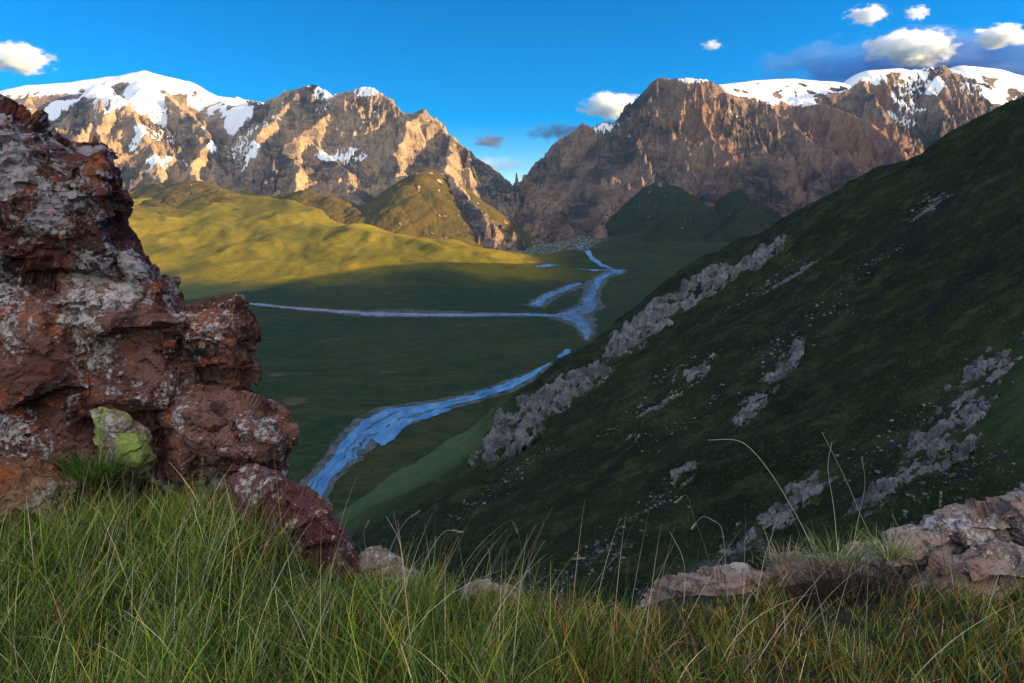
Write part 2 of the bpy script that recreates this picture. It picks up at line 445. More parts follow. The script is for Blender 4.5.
def mat_rock(name, base_a, base_b, dark, lichen, lich_amt, orange_amt, dark_amt=.55, green=0.0):
    """near rock: iron-stained stone with crusts of pale lichen"""
    t = NT(name); o = t.n('ShaderNodeNewGeometry').outputs['Position']
    n0 = t.noise(1.3, 5, .6, o); n1 = t.noise(4.2, 7, .7, o, .3); n2 = t.noise(17, 7, .72, o); n3 = t.noise(70, 5, .7, o)
    c = t.mix(t.ss(n0, .36, .62), base_a, base_b)
    c = t.mix(t.math('MULTIPLY', t.ss(n1, .50 , .62), dark_amt), c, dark)
    c = t.mix(t.math('MULTIPLY', t.ss(n3, .5, .66), .35), c, tuple(v * .5 for v in base_a))
    on = t.noise(3.1, 6, .7, t.scale(o, (1, 1, 1.4)), .4)
    c = t.mix(t.math('MULTIPLY', t.ss(on, .66 - .14 * orange_amt, .72 - .12 * orange_amt), .85), c, t.mix(n2, (.16, .035, .012), (.46, .13, .035)))
    # lichen: ragged crusts, bigger coverage where a broad noise allows
    ln = t.noise(16, 9, .78, o, .3); lb = t.noise(1.9, 3, .5, t.scale(o, (1.1, .9, 1.0)))
    lv = t.voro(26, 'F1', o)
    lsum = t.math('ADD', t.math('ADD', ln, t.math('MULTIPLY', t.math('SUBTRACT', lb, .5), 1.0)), t.math('MULTIPLY', t.math('SUBTRACT', .35, lv), .18))
    lm = t.ss(lsum, .62 - .25 * lich_amt, .65 - .25 * lich_amt)
    lc = t.mix(t.ss(n2, .35, .65), tuple(v * .62 for v in lichen), lichen)
    c = t.mix(t.math('MULTIPLY', lm, .92), c, lc)
    l2 = t.math('ADD', t.noise(48, 6, .75, o), t.math('MULTIPLY', t.math('SUBTRACT', lb, .5), .55))
    c = t.mix(t.math('MULTIPLY', t.ss(l2, .64 - .16 * lich_amt, .68 - .16 * lich_amt), .75), c, lc)
    dk = t.noise(24, 6, .75, t.scale(o, (1, 1, 1.6)), .4)
    c = t.mix(t.math('MULTIPLY', t.ss(dk, .55, .62), .75), c, dark)
    # small black specks and small orange rosettes
    sp = t.voro(48, 'F1', o)
    c = t.mix(t.math('MULTIPLY', t.math('MULTIPLY', t.ss(sp, .26, .14), t.ss(n1, .42, .6)), .9), c, (.02, .016, .016))
    orr = t.voro(7.5, 'F1', o)
    c = t.mix(t.math('MULTIPLY', t.ss(t.math('ADD', orr, t.math('MULTIPLY', n2, .25)), .27, .2), .8 * orange_amt), c, (.50, .11, .03))
    if green > 0:
        gm = t.ss(t.math('ADD', t.math('MULTIPLY', t.noise(7, 3, .6, o), .5), t.math('MULTIPLY', t.noise(34, 7, .8, o), .5)), .60 - green * .22, .64 - green * .22)
        c = t.mix(t.math('MULTIPLY', gm, .85), c, t.mix(n3, (.22, .30, .05), (.40, .46, .10)))
    ck = t.voro(2.6, 'DISTANCE_TO_EDGE', t.scale(o, (1, 1, 1.6)))
    ckm = t.ss(t.math('ADD', ck, t.math('MULTIPLY', n2, .04)), .045, .02)
    c = t.mix(t.math('MULTIPLY', ckm, .0), c, (.01, .008, .008))
    h = t.math('ADD', t.math('ADD', t.math('MULTIPLY', n1, .5), t.math('MULTIPLY', n2, .35)), t.math('ADD', t.math('MULTIPLY', lm, .06), t.math('MULTIPLY', n3, .12)))
    t.bsdf(c, .88, t.bump(h, 1.0, .05), .25)
    return t.m
M_ROCKA = mat_rock('iron_stained_rock', (.072, .024, .021), (.135, .048, .034), (.011, .006, .008), (.42, .36, .36), .29, .8, .95)
M_ROCKB = mat_rock('pale_lichen_rock', (.105, .036, .026), (.22, .105, .072), (.018, .008, .009), (.60, .51, .48), .47, .75, .9)
M_ROCKP = mat_rock('purple_slab_rock', (.12, .040, .042), (.17, .060, .055), (.05, .016, .018), (.70, .58, .50), .34, .35, .5)
M_ROCKO = mat_rock('rusty_rock', (.19, .075, .035), (.28, .15, .08), (.05, .02, .015), (.46, .38, .33), .25, .8, .7)
M_ROCKR = mat_rock('pink_slab_rock', (.32, .19, .135), (.46, .32, .25), (.055, .035, .033), (.64, .57, .53), .36, .2, .7)
M_ROCKG = mat_rock('green_lichen_rock', (.15, .07, .045), (.28, .17, .12), (.03, .016, .014), (.58, .50, .45), .42, .4, .7, .50)

def mat_blade(name, trans=.35, rough=.6):
    t = NT(name); _, _, _, c = t.attr('tint')
    b = t.n('ShaderNodeBsdfPrincipled'); t.l(c, b.inputs['Base Color']); b.inputs['Roughness'].default_value = rough
    b.inputs['Specular IOR Level'].default_value = .25
    tr = t.n('ShaderNodeBsdfTranslucent'); t.l(c, tr.inputs[0])
    m = t.n('ShaderNodeMixShader'); m.inputs[0].default_value = trans
    t.l(b.outputs[0], m.inputs[1]); t.l(tr.outputs[0], m.inputs[2]); t.l(m.outputs[0], t.out.inputs['Surface'])
    return t.m
M_BLADE = mat_blade('grass_blade')
M_STRAW = mat_blade('dry_straw', .2, .7)

# ================================================================== valley
def build_valley():
    t = np.linspace(-1.7, 1.35, 820); y = np.geomspace(380, 8800, 620)
    T, Y = np.meshgrid(t, y); X = T * Y
    Z = valley_h(X, Y)
    mor = np.exp(-(((T - .055) / .10) ** 2 + ((Y - 5100) / 900) ** 2)) + .95 * np.exp(-(((T - .05) / .05) ** 2 + ((Y - 4500) / 420) ** 2))
    br = np.zeros_like(X)
    for px, py, rx, ry, w in ((295, 400, 22, 6, 1.0), (275, 375, 18, 4, .8), (390, 372, 26, 2, .8), (520, 345, 22, 3, .7), (470, 325, 60, 5, .55), (420, 385, 12, 2, .8), (330, 340, 30, 4, .6), (500, 300, 30, 3, .4)):
        c = hit(px, py, lambda x, y: valley_h(x, y, False), 500, 7000)[0]
        e = hit(px + rx, py, lambda x, y: valley_h(x, y, False), 500, 7000)[0]; g = hit(px, py - ry, lambda x, y: valley_h(x, y, False), 500, 7000)[0]
        br = np.maximum(br, w * np.exp(-(((X - c[0]) / (e[0] - c[0])) ** 2 + ((Y - c[1]) / (g[1] - c[1])) ** 2)))
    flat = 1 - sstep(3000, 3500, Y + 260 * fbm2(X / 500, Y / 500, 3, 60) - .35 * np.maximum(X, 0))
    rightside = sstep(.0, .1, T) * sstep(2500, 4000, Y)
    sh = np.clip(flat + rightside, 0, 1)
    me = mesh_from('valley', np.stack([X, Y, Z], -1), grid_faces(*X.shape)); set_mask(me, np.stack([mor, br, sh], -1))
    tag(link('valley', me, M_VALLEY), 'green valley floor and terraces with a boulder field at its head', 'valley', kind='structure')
build_valley()

# ================================================================== mountains
def build_mountain(name, spines, mat, t0, t1, y0, y1, nc, nr, seed, label, snowline, snow_spots, red_spots, rough):
    t = np.linspace(t0, t1, nc); yv = np.linspace(y0, y1, nr)
    T, Y = np.meshgrid(t, yv); X = T * Y
    wx = X + 38 * fbm2(X / 260, Y / 260, 3, seed) + 12 * fbm2(X / 60, Y / 60, 2, seed + 3)
    wy = Y + 38 * fbm2(X / 260 + 31, Y / 260, 3, seed + 5) + 12 * fbm2(X / 60 + 9, Y / 60, 2, seed + 8)
    H, Sg, Dg, Kd = spine_field(wx, wy, [q for q in spines if q[2] == 0])
    mild = 30 * fbm2(X / 500, Y / 500, 2, seed + 60)
    H1, S1, D1, K1 = spine_field(X + mild, Y + mild, [q for q in spines if q[2] == 1])
    H2, S2, D2, K2 = spine_field(X + mild * .6, Y + mild * .6, [q for q in spines if q[2] == 2])
    H1 = np.maximum(H1, H2); K1 = np.where(H2 >= H1, 2, 1)
    m1 = H1 > H
    H = np.where(m1, H1, H); Sg = np.where(m1, S1, Sg); Dg = np.where(m1, D1, Dg); Kd = np.where(m1, K1, Kd)
    rock = np.where(Kd == 0, 1.0, 0.0); away = sstep(0, 130, Dg)
    fl = ridged2(Sg / 120 + .12 * fbm2(X / 90, Y / 90, 2, seed + 12), Dg / 520, 3, seed + 14) - .8
    fl2 = ridged2(Sg / 38 + .3 * fbm2(X / 50, Y / 50, 2, seed + 13), Dg / 150, 3, seed + 17) - .8
    gen = ridged2(X / 330, Y / 330, 6, seed + 20, .55) - .9
    fine = fbm2(X / 34, Y / 34, 4, seed + 28, .6)
    fade = sstep(900, 250, Dg) * .75 + .25
    Z = H + rock * rough * (away * fade * (74 * fl + 34 * fl2) + (16 + 56 * away) * gen + 17 * fine * (.5 + .5 * away))
    # stepped cliffs
    step = 95.0
    q = Z / step + .5 * fbm2(X / 400, Y / 400, 2, seed + 33); fr = q - np.floor(q)
    Z = Z + rock * rough * away * 16 * (sstep(.2, .75, fr) - fr)
    Z = Z + np.where(Kd == 1, 3.0 * fbm2(X / 160, Y / 160, 4, seed + 40) , 0) + np.where(Kd == 2, 9 * fbm2(X / 130, Y / 130, 5, seed + 44) - 6 * ridged2(Sg / 90 + .3 * fbm2(X / 80, Y / 80, 2, seed + 46), Dg / 500, 3, seed + 47) * sstep(10, 140, Dg), 0)
    Z = np.maximum(Z, -520)
    # a rocky tooth here and there through the snow
    gy, gx = np.gradient(Z); dY = np.gradient(Y, axis=0); dX = np.gradient(X, axis=1)
    slope = np.hypot(gx / dX, (gy - gx / dX * np.gradient(X, axis=0)) / dY)
    n = fbm2(X / 180, Y / 180, 4, seed + 50)
    snow = sstep(snowline - 60, snowline + 140, Z + 150 * n) * sstep(1.35, .75, slope + .25 * n) * .9
    snow = np.where(Kd == 1, np.maximum(snow, .97 - .6 * sstep(.95, 1.35, slope) - (.95 if seed == 100 else .7) * sstep(.36 if seed == 100 else .5, .52 if seed == 100 else .7, fbm2(X / 150, Y / 100, 4, seed + 70) + .25 * sstep(150, 420, Dg))), snow)
    for px, py, d, rx, ry, w in snow_spots:
        c = P(px, py, d); k = d / F_PX
        snow = np.maximum(snow, 1.15 * w * np.exp(-(((X - c[0]) / (1.1 * rx * k)) ** 2 + ((Z - c[2]) / (1.2 * ry * k)) ** 2 + ((Y - c[1]) / 1300) ** 2) ** 1.5 + .4 * n) * sstep(3.6, 2.2, slope))
    grass = np.where(Kd == 2, 1.0 - .75 * sstep(.48, .7, fbm2(X / 70, Y / 70, 4, seed + 48)), 0) * sstep(2.6, 2.0, slope)
    grass = np.maximum(grass, sstep(330, 90, Z + 110 * n) * sstep(1.05, .62, slope) )
    red = np.zeros_like(X)
    for px, py, d, rx, ry, w in red_spots:
        c = P(px, py, d); e = P(px + rx, py, d)
        red = np.maximum(red, w * np.exp(-(((X - c[0]) / (e[0] - c[0])) ** 2 + ((Y - c[1]) / ry) ** 2)))
    me = mesh_from(name, np.stack([X, Y, Z], -1), grid_faces(*X.shape)); set_mask(me, np.stack([np.clip(snow, 0, 1), np.clip(grass, 0, 1), np.clip(red, 0, 1)], -1))
    return tag(link(name, me, mat), label, 'mountain', kind='structure')

build_mountain('mountain_left', LEFT, M_LEFT, -1.15, .12, 4100, 9000, 1150, 720, 100,
               'tan craggy massif left of the valley with a smooth snow summit', 1130,
               [(218, 112, 6800, 12, 16, 1.2), (232, 135, 6500, 13, 18, 1.2), (250, 156, 6200, 16, 14, 1.2), (265, 120, 6700, 8, 14, 1.0), (158, 142, 6500, 9, 12, 1.2), (166, 165, 6000, 8, 8, 1.0), (135, 112, 7000, 20, 14, 1.2), (345, 156, 6000, 20, 7, 1.2), (278, 110, 6800, 6, 10, .9), (322, 92, 6800, 12, 6, 1.2), (318, 105, 6600, 10, 8, .8), (365, 92, 6560, 14, 6, .8), (60, 108, 7300, 34, 12, 1.2), (372, 112, 6300, 6, 10, .6)], [(150, 150, 6000, 40, 500, .3)], 1.0)
build_mountain('mountain_right', RIGHT, M_RIGHT, -.03, 1.1, 4000, 8600, 1000, 680, 200,
               'dark brown craggy massif right of the valley with snow domes behind', 1260,
               [(905, 100, 6900, 14, 16, 1.1), (918, 84, 7150, 22, 12, 1.2), (902, 118, 6700, 12, 12, 1.1), (690, 81, 6200, 16, 4, .8), (800, 100, 6600, 18, 6, 1.1), (735, 115, 6000, 8, 8, .6), (605, 128, 6350, 12, 6, .8), (872, 78, 7050, 14, 7, 1.1), (965, 92, 7300, 20, 8, .8), (770, 100, 6500, 14, 5, .9)],
               [(700, 108, 5850, 22, 450, .7), (850, 125, 6000, 50, 600, 1.0), (720, 150, 5400, 25, 300, .5), (885, 90, 6900, 14, 300, .7)], 1.0)

# ================================================================== hillside
def build_hill():
    t = np.linspace(0, 1, 900)
    xs = np.concatenate([np.linspace(-420, 560, 760), np.geomspace(562, 1900, 90)])
    ys = np.concatenate([np.linspace(-900, 120, 40), np.linspace(123, 1010, 520), np.geomspace(1014, 1700, 70)])
    X, Y = np.meshgrid(xs, ys)
    Z = hill_h(X, Y)
    rub = np.zeros_like(X)
    hf = lambda x, y: hill_h(x, y, False)
    def streak(a, b, w, amt):
        nonlocal rub
        p, q = hit(a[0], a[1], hf, 150, 1200)[0], hit(b[0], b[1], hf, 150, 1200)[0]
        dx, dy = q[0] - p[0], q[1] - p[1]; L = math.hypot(dx, dy)
        tt = np.clip(((X - p[0]) * dx + (Y - p[1]) * dy) / L / L, 0, 1)
        d = np.hypot(X - p[0] - tt * dx, Y - p[1] - tt * dy) + 6 * fbm2(X / 30, Y / 30, 3, 70)
        rub = np.maximum(rub, 0.86 * amt * sstep(w, w * .25, d))
    for a, b, w, amt in (((945, 190), (915, 215), 14, .6), ((900, 240), (760, 350), 10, .45), ((700, 350), (600, 440), 12, .4), ((810, 250), (690, 330), 10, .5),
                         ((620, 560), (500, 600), 16, .55), ((680, 480), (560, 590), 14, .5), ((760, 530), (640, 600), 18, .6), ((1000, 350), (850, 470), 16, .5),
                         ((860, 300), (640, 440), 6, .35), ((560, 440), (450, 520), 10, .35), ((1010, 440), (900, 520), 12, .45), ((740, 300), (640, 380), 12, .45)):
        streak(a, b, w, amt)
    gr = sstep(20, -70, X) * sstep(640, 760, Y) * .9 + .5 * np.exp(-(((X - 300) / 60) ** 2 + ((Y - 330) / 60) ** 2))
    me = mesh_from('hillside', np.stack([X, Y, Z], -1), grid_faces(*X.shape)); set_mask(me, np.stack([rub, np.clip(gr, 0, 1), rub * 0], -1))
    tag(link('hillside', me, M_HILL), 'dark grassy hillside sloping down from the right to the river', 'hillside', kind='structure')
build_hill()

# ---- the outer ridge on the right of the valley (its crest throws the shadow on the valley floor)
def build_ridge():
    edge = [(120, 306), (170, 301), (215, 297), (250, 290), (290, 280), (330, 273), (375, 267), (420, 264), (470, 265), (530, 268)]
    E = hit([e[0] for e in edge], [e[1] for e in edge], lambda x, y: valley_h(x, y), 700, 6000)
    A = np.array([1250., 1500.]); B = np.array([3000., 3800.]); dv = (B - A)
    pts = []
    for e in E:
        # e.xy + S.xy t = A + dv u
        M = np.array([[S[0], -dv[0]], [S[1], -dv[1]]])
        tt, u = np.linalg.solve(M, A - e[:2])
        pts.append((A[0] + dv[0] * u, A[1] + dv[1] * u, e[2] + S[2] * tt))
    pts.sort(key=lambda p: p[1])
    print('RIDGE', [tuple(round(v) for v in p) for p in pts])
    f, l = pts[0], pts[-1]
    spine = [(1000, 800, 60), (1180, 1150, 140)] + [p for p in pts] + [(3450, 4250, 690), (3900, 4800, 930), (4300, 5600, 1080)]
    spine = [p for i, p in enumerate(spine) if i == 0 or p[1] > spine[i - 1][1] + 5]
    xs = np.linspace(300, 5200, 260); ys = np.linspace(300, 5600, 300)
    X, Y = np.meshgrid(xs, ys); H = np.full(X.shape, -1e9)
    for a, b in zip(spine[:-1], spine[1:]):
        dx, dy = b[0] - a[0], b[1] - a[1]; L2 = dx * dx + dy * dy
        tt = np.clip(((X - a[0]) * dx + (Y - a[1]) * dy) / L2, 0, 1)
        d = np.hypot(X - a[0] - tt * dx, Y - a[1] - tt * dy)
        H = np.maximum(H, a[2] + tt * (b[2] - a[2]) - .72 * (np.sqrt(d * d + 400) - 20))
    Z = np.maximum(H + 10 * fbm2(X / 220, Y / 220, 4, 80) * sstep(0, 200, H * 0 + 300), -420)
    me = mesh_from('ridge', np.stack([X, Y, Z], -1), grid_faces(*X.shape)); set_mask(me, np.zeros((X.size, 3)))
    tag(link('ridge', me, M_HILL), 'outer grassy ridge walling the right side of the valley', 'ridge', kind='structure')
build_ridge()

# ================================================================== river
VF = lambda x, y: valley_h(x, y)
def ribbon(left, right, off, seed, rag=.18, sub=14, cross=7):
    n = len(left)
    tt = np.linspace(0, n - 1, (n - 1) * sub + 1)
    def smooth(pts):
        p = np.array(pts, float)
        e = np.concatenate([[2 * p[0] - p[1]], p, [2 * p[-1] - p[-2]]])
        i = np.minimum(tt.astype(int), n - 2); u = (tt - i)[:, None]
        p0, p1, p2, p3 = e[i], e[i + 1], e[i + 2], e[i + 3]
        return .5 * (2 * p1 + (p2 - p0) * u + (2 * p0 - 5 * p1 + 4 * p2 - p3) * u ** 2 + (3 * p1 - p0 - 3 * p2 + p3) * u ** 3)
    hv = lambda x, y: valley_h(x, y, False)
    L = hit(*smooth(left).T, hv, 500, 7000); Rr = hit(*smooth(right).T, hv, 500, 7000)
    w = Rr - L
    s = np.concatenate([[0], np.cumsum(np.linalg.norm(np.diff(L[:, :2], axis=0), axis=1))])
    nl = fbm2(s / 60, s * 0 + seed, 4, 90)[:, None]; nr = fbm2(s / 60, s * 0 + seed + 50, 4, 91)[:, None]
    L = L + w * nl * rag; Rr = Rr + w * nr * rag
    k = np.linspace(0, 1, cross)[None, :, None]
    G = L[:, None] * (1 - k) + Rr[:, None] * k
    G[..., 2] = valley_h(G[..., 0], G[..., 1]) + off
    return G
def build_ribbons(name, defs, off, mat, label, rag=.18):
    V, Fc, b = [], [], 0
    for i, (l, r) in enumerate(defs):
        G = ribbon(l, r, off + .06 * i, i * 7.3, rag)
        V.append(G.reshape(-1, 3)); Fc.append(grid_faces(G.shape[0], G.shape[1]) + b); b += G.shape[0] * G.shape[1]
    me = mesh_from(name, np.concatenate(V), np.concatenate(Fc))
    tag(link(name, me, mat), label, name.replace('_', ' '), kind='structure')

bed0 = [
    ([(296, 512), (308, 490), (330, 458), (345, 427), (358, 414), (392, 403), (441, 396), (482, 385), (523, 371), (548, 360), (563, 349), (566, 340)],
     [(332, 512), (331, 492), (356, 466), (390, 448), (400, 436), (432, 420), (470, 407), (510, 395), (536, 381), (556, 366), (573, 352), (582, 341)]),
    ([(584, 341), (567, 326), (545, 317), (568, 308), (577, 298), (583, 283), (596, 274), (610, 267)], [(591, 341), (599, 327), (598, 314), (606, 308), (604, 298), (610, 283), (626, 274), (630, 266)]),
    ([(236, 300), (302, 305), (360, 302), (410, 300), (466, 306), (520, 311), (548, 313)], [(236, 306), (302, 314), (360, 318), (410, 320), (466, 320), (520, 318), (548, 318)]),
    ([(524, 306), (540, 295), (560, 286), (575, 280)], [(546, 310), (558, 300), (574, 292), (590, 286)]),
    ([(286, 496), (288, 474), (296, 462)], [(312, 500), (314, 476), (318, 464)]),
]
bed = [
    ([(196, 610), (254, 555), (284, 512), (294, 490), (316, 466), (341, 434), (359, 417), (392, 406), (441, 399), (482, 388.5), (523, 374), (552, 362)],
     [(258, 622), (306, 562), (331, 512), (330, 492), (354, 465), (376, 448), (394, 435), (424, 419), (466, 406), (508, 394.5), (534, 380), (554, 364)]),
    ([(584, 341), (571, 326), (549, 317), (572, 307), (580, 297.5), (586, 282), (599, 275), (612, 267.5)], [(591, 341), (597, 327), (594, 315), (604, 307), (600, 298), (607, 282), (624, 274), (628, 265.5)]),
    ([(236, 301.3), (302, 307), (360, 310.5), (410, 309.5), (466, 312), (520, 313), (548, 313.8)], [(236, 304.2), (302, 311), (360, 316.6), (410, 318), (466, 318), (520, 317), (548, 317)]),
    ([(524, 306), (540, 295), (560, 287), (577, 281)], [(545, 309), (554, 300.5), (571, 292), (587, 285)]),
]
build_ribbons('riverbed', bed, .9, M_GRAVEL, 'pale grey gravel bed under the braided river', .12)
water = [
    ([(205, 610), (262, 555), (292, 512), (301, 490), (322, 468), (344, 438), (362, 419), (392, 409), (441, 402), (482, 391), (523, 376), (550, 363)],
     [(250, 620), (300, 562), (328, 512), (327, 491), (350, 464), (368, 448), (388, 434), (420, 417), (462, 405), (505, 393), (531, 379), (551, 364)]),
    ([(362, 432), (380, 424), (400, 414), (425, 407)], [(382, 447), (400, 434), (424, 419), (450, 409)]),
    ([(585, 340), (574, 326), (552, 317), (575, 307), (583, 297), (589, 282), (602, 275), (615, 268)], [(590, 340), (594, 326), (590, 315), (601, 307), (597, 297), (604, 281), (621, 274), (625, 267)]),
    ([(236, 302), (302, 307.5), (384, 311), (466, 313), (530, 313.5), (560, 315)], [(236, 304), (302, 311), (384, 316.5), (466, 317.5), (530, 316.5), (560, 318)]),
    ([(527, 304), (541, 295), (560, 288), (578, 282)], [(543, 308), (550, 300), (568, 291), (584, 284)]),
    ([(536, 265.5), (575, 267.5), (600, 267), (620, 266.5)], [(536, 267), (575, 269.2), (602, 269.6), (624, 269)]),
    ([(578, 245), (581, 251), (590, 257), (600, 262), (614, 267)], [(582, 245), (586, 251), (596, 257), (607, 262), (620, 267)]),
    ([(556, 358), (562, 354), (566, 349)], [(564, 359), (569, 355), (571, 350)]),
]
def slim(pair, k):
    a, b = np.array(pair[0], float), np.array(pair[1], float); m = (a + b) / 2
    return ((m + (a - m) * k).tolist(), (m + (b - m) * k).tolist())
water[2] = slim(water[2], .7); water[4] = slim(water[4], .6); water[0] = slim(water[0], .8)
water[3] = ([(236, 302), (302, 308), (384, 313), (466, 314.2), (530, 314), (560, 315.2)], [(236, 303.4), (302, 310), (384, 316.3), (466, 316.6), (530, 316), (560, 317.6)])
build_ribbons('river', water, 1.6, M_WATER, 'pale blue braided glacial river winding along the valley floor', .25)

def gravel_bars():
    g = np.random.default_rng(77); V, Fc, b = [], [], 0
    for wi, cnt in ((0, 18), (1, 6), (2, 18), (3, 8), (4, 4)):
        G = ribbon(*water[wi], 2.1, wi * 7.3, .25, 14, 21)
        n = G.shape[0]
        for q in range(cnt):
            ln = int(g.integers(max(5, n // 18), max(8, n // 5))); a = int(g.integers(0, n - ln - 1)); c0 = g.uniform(.05, .95); hw = g.uniform(.015, .06)
            dr = g.uniform(-.12, .12)
            k = np.arange(ln + 1) / ln; env = np.sin(np.pi * k) ** .8 * hw; cc = c0 + dr * k
            lo = np.clip(cc - env * (1 + .4 * g.normal(size=ln + 1)), 0, 1); hi = np.clip(cc + env * (1 + .4 * g.normal(size=ln + 1)), 0, 1)
            L, Rr = G[a:a + ln + 1, 0], G[a:a + ln + 1, -1]
            for f, lift in ((lo, 0), ((lo + hi) / 2, .06), (hi, 0)):
                p = L * (1 - f[:, None]) + Rr * f[:, None]; p[:, 2] = valley_h(p[:, 0], p[:, 1]) + 1.75 + .01 * (q % 9) + lift; V.append(p)
            m = ln + 1; i = np.arange(ln)
            for r in (0, 1): Fc.append(np.stack([b + r * m + i, b + (r + 1) * m + i, b + (r + 1) * m + i + 1, b + r * m + i + 1], -1))
            b += 3 * m
    me = mesh_from('gravel_bars', np.concatenate(V), np.concatenate(Fc))
    tag(link('riverbank_gravel', me, M_GRAVEL), 'grey gravel bars dividing the river into braids', 'gravel', kind='stuff')
gravel_bars()

# ================================================================== crags on the hillside
def crag(label, line, wid, amp, seed, group='rock outcrops on the dark hillside'):
    hf = lambda x, y: hill_h(x, y, False)
    Q = hit([p[0] for p in line], [p[1] for p in line], hf, 140, 1300)
    n = len(Q); L = np.linalg.norm(np.diff(Q[:, :2], axis=0), axis=1).sum()
    cell = max(.7, min(2.2, L / 150))
    ns = int(L / cell) + 2; nw = int(wid * 2.2 / cell) + 4
    cum = np.concatenate([[0], np.cumsum(np.linalg.norm(np.diff(Q, axis=0), axis=1))]); cum /= cum[-1]
    s = np.linspace(-.06, 1.06, ns); w = np.linspace(-1.1, 1.1, nw)
    cx = np.interp(s, cum, Q[:, 0]); cy = np.interp(s, cum, Q[:, 1])
    dx = (Q[-1, 0] - Q[0, 0]) / L; dy = (Q[-1, 1] - Q[0, 1]) / L
    cx = cx + np.minimum(s, 0) * L * dx + np.maximum(s - 1, 0) * L * dx; cy = cy + np.minimum(s, 0) * L * dy + np.maximum(s - 1, 0) * L * dy
    Sg, Wg = np.meshgrid(s, w, indexing='ij')
    X = cx[:, None] - dy * Wg * wid; Y = cy[:, None] + dx * Wg * wid
    nb = 1.5 * fbm2(X / 30, Y / 16, 4, seed, .6)
    env = sstep(1.05, .45, np.abs(Wg) + .55 * nb) * sstep(-.06, .1, Sg + .10 * nb) * sstep(1.06, .9, Sg - .10 * nb)
    h0 = hill_h(X, Y)
    big = fbm2(X / 40, Y / 26, 3, seed + 4)
    env = env * ((.85 if wid > 30 else .2) + (.15 if wid > 30 else .8) * sstep(-.48, -.05, fbm2(X / 24, Y / 13, 3, seed + 21)))
    g = np.random.default_rng(seed); bump = amp * (.25 + .5 * big)
    q = np.stack([X.ravel() + 2.5 * fbm2(X / 9, Y / 9, 2, seed + 30).ravel(), Y.ravel() * 1.25 + 2.5 * fbm2(X / 9 + 5, Y / 9, 2, seed + 31).ravel()], 1)
    for cs, off, tl in ((amp * .75, .34, .55), (amp * .26, .10, .45)):
        m = int(np.clip(L * wid * 2.2 / cs ** 2, 8, 900)); ii = g.integers(0, len(q), m); sd = q[ii]; best = np.zeros(len(q), int)
        for a in range(0, len(q), 15000): best[a:a + 15000] = np.argmin(((q[a:a + 15000, None] - sd[None]) ** 2).sum(2), 1)
        tv = g.normal(size=(m, 2)) * tl + np.array([.10, .25]); o_ = g.uniform(-1, 1, m) * off * amp
        bump = bump + np.clip(o_[best] + ((q - sd[best]) * tv[best]).sum(1), -off * 1.5 * amp, off * (1.0 if wid > 30 else 1.5) * amp).reshape(X.shape)
    bump = np.maximum(bump, -.6) + .04 * amp * fbm2(X / 3, Y / 3, 3, seed + 15)
    Z = h0 + env * bump - 1.6 * (1 - sstep(0, .35, env))
    # lean out towards the slope's foot so that faces stand steep
    X = X - env * bump * .35
    me = mesh_from('rock_outcrop', np.stack([X, Y, Z], -1), grid_faces(*X.shape), False)
    set_mask(me, np.stack([env, env, env], -1))
    tag(link('rock_outcrop', me, M_CRAG), label, 'rock outcrop', group)
crag('long grey outcrop along the upper crest of the dark hillside', [(780, 246), (725, 275), (665, 312), (604, 356)], 44, 13, 300)
crag('jagged grey crag low on the hillside crest above the river bend', [(596, 366), (560, 394), (524, 424), (478, 462)], 48, 17, 310)
crag('small tilted slab just below the upper crest outcrop', [(816, 256), (790, 275), (766, 292)], 12, 4, 320)
crag('thin knobbly rib of rock in the middle of the hillside', [(716, 352), (680, 385), (650, 412), (620, 448)], 11, 4.5, 330)
crag('narrow broken rib right of the thin knobbly one', [(800, 335), (775, 370), (738, 416)], 11, 4, 340)
crag('small dark outcrop below the ribs at mid slope', [(702, 458), (688, 470), (676, 494)], 8, 3.5, 350)
crag('bluish scree-like outcrop above the grass tussock', [(840, 462), (800, 485), (750, 520), (720, 550)], 13, 3.5, 360)
crag('long broken crag at the right edge of the hillside', [(1040, 318), (990, 360), (950, 410), (920, 460)], 14, 5, 370)
crag('craggy outcrop low at the right behind the pink slab', [(975, 415), (940, 450), (890, 490), (850, 524)], 12, 4.5, 380)
crag('pale bare patch of rock high on the hillside', [(940, 192), (928, 208), (915, 216)], 9, 1.5, 390)

def build_scree():
    g = np.random.default_rng(31); V, Fc, b = [], [], 0
    hf = lambda x, y: hill_h(x, y, False)
    lines = [((945, 190), (915, 215)), ((900, 240), (760, 350)), ((700, 350), (600, 440)), ((810, 250), (690, 330)), ((620, 560), (500, 600)), ((680, 480), (560, 590)), ((760, 530), (640, 600)), ((1000, 350), (850, 470)), ((860, 300), (640, 440)), ((560, 440), (450, 520)), ((1010, 440), (900, 520))]
    ico = bmesh.new(); bmesh.ops.create_icosphere(ico, subdivisions=1, radius=1.0)
    iv = np.array([v.co[:] for v in ico.verts]); fi = np.array([[v.index for v in f.verts] for f in ico.faces]); ico.free()
    for a, c in lines:
        p, q = hit(a[0], a[1], hf, 150, 1200)[0], hit(c[0], c[1], hf, 150, 1200)[0]
        for k in range(150):
            u = g.random(); w = g.normal() * 11; x = p[0] + (q[0] - p[0]) * u + g.normal() * 3; y = p[1] + (q[1] - p[1]) * u + w
            r = .25 + .55 * g.random() ** 3 * (1 + y / 400)
            v = iv * (r * (1 + .35 * g.normal(size=(len(iv), 1)))) * np.array([1.2, 1, .7]) + np.array([x, y, float(hill_h(x, y)) + r * .15])
            V.append(v); Fc.append(fi + b); b += len(iv)
    me = mesh_from('scree', np.concatenate(V), np.concatenate(Fc), False); set_mask(me, np.ones((b, 3)))
    tag(link('scree', me, M_CRAG), 'loose grey stones strewn over the dark hillside', 'scree', kind='stuff')
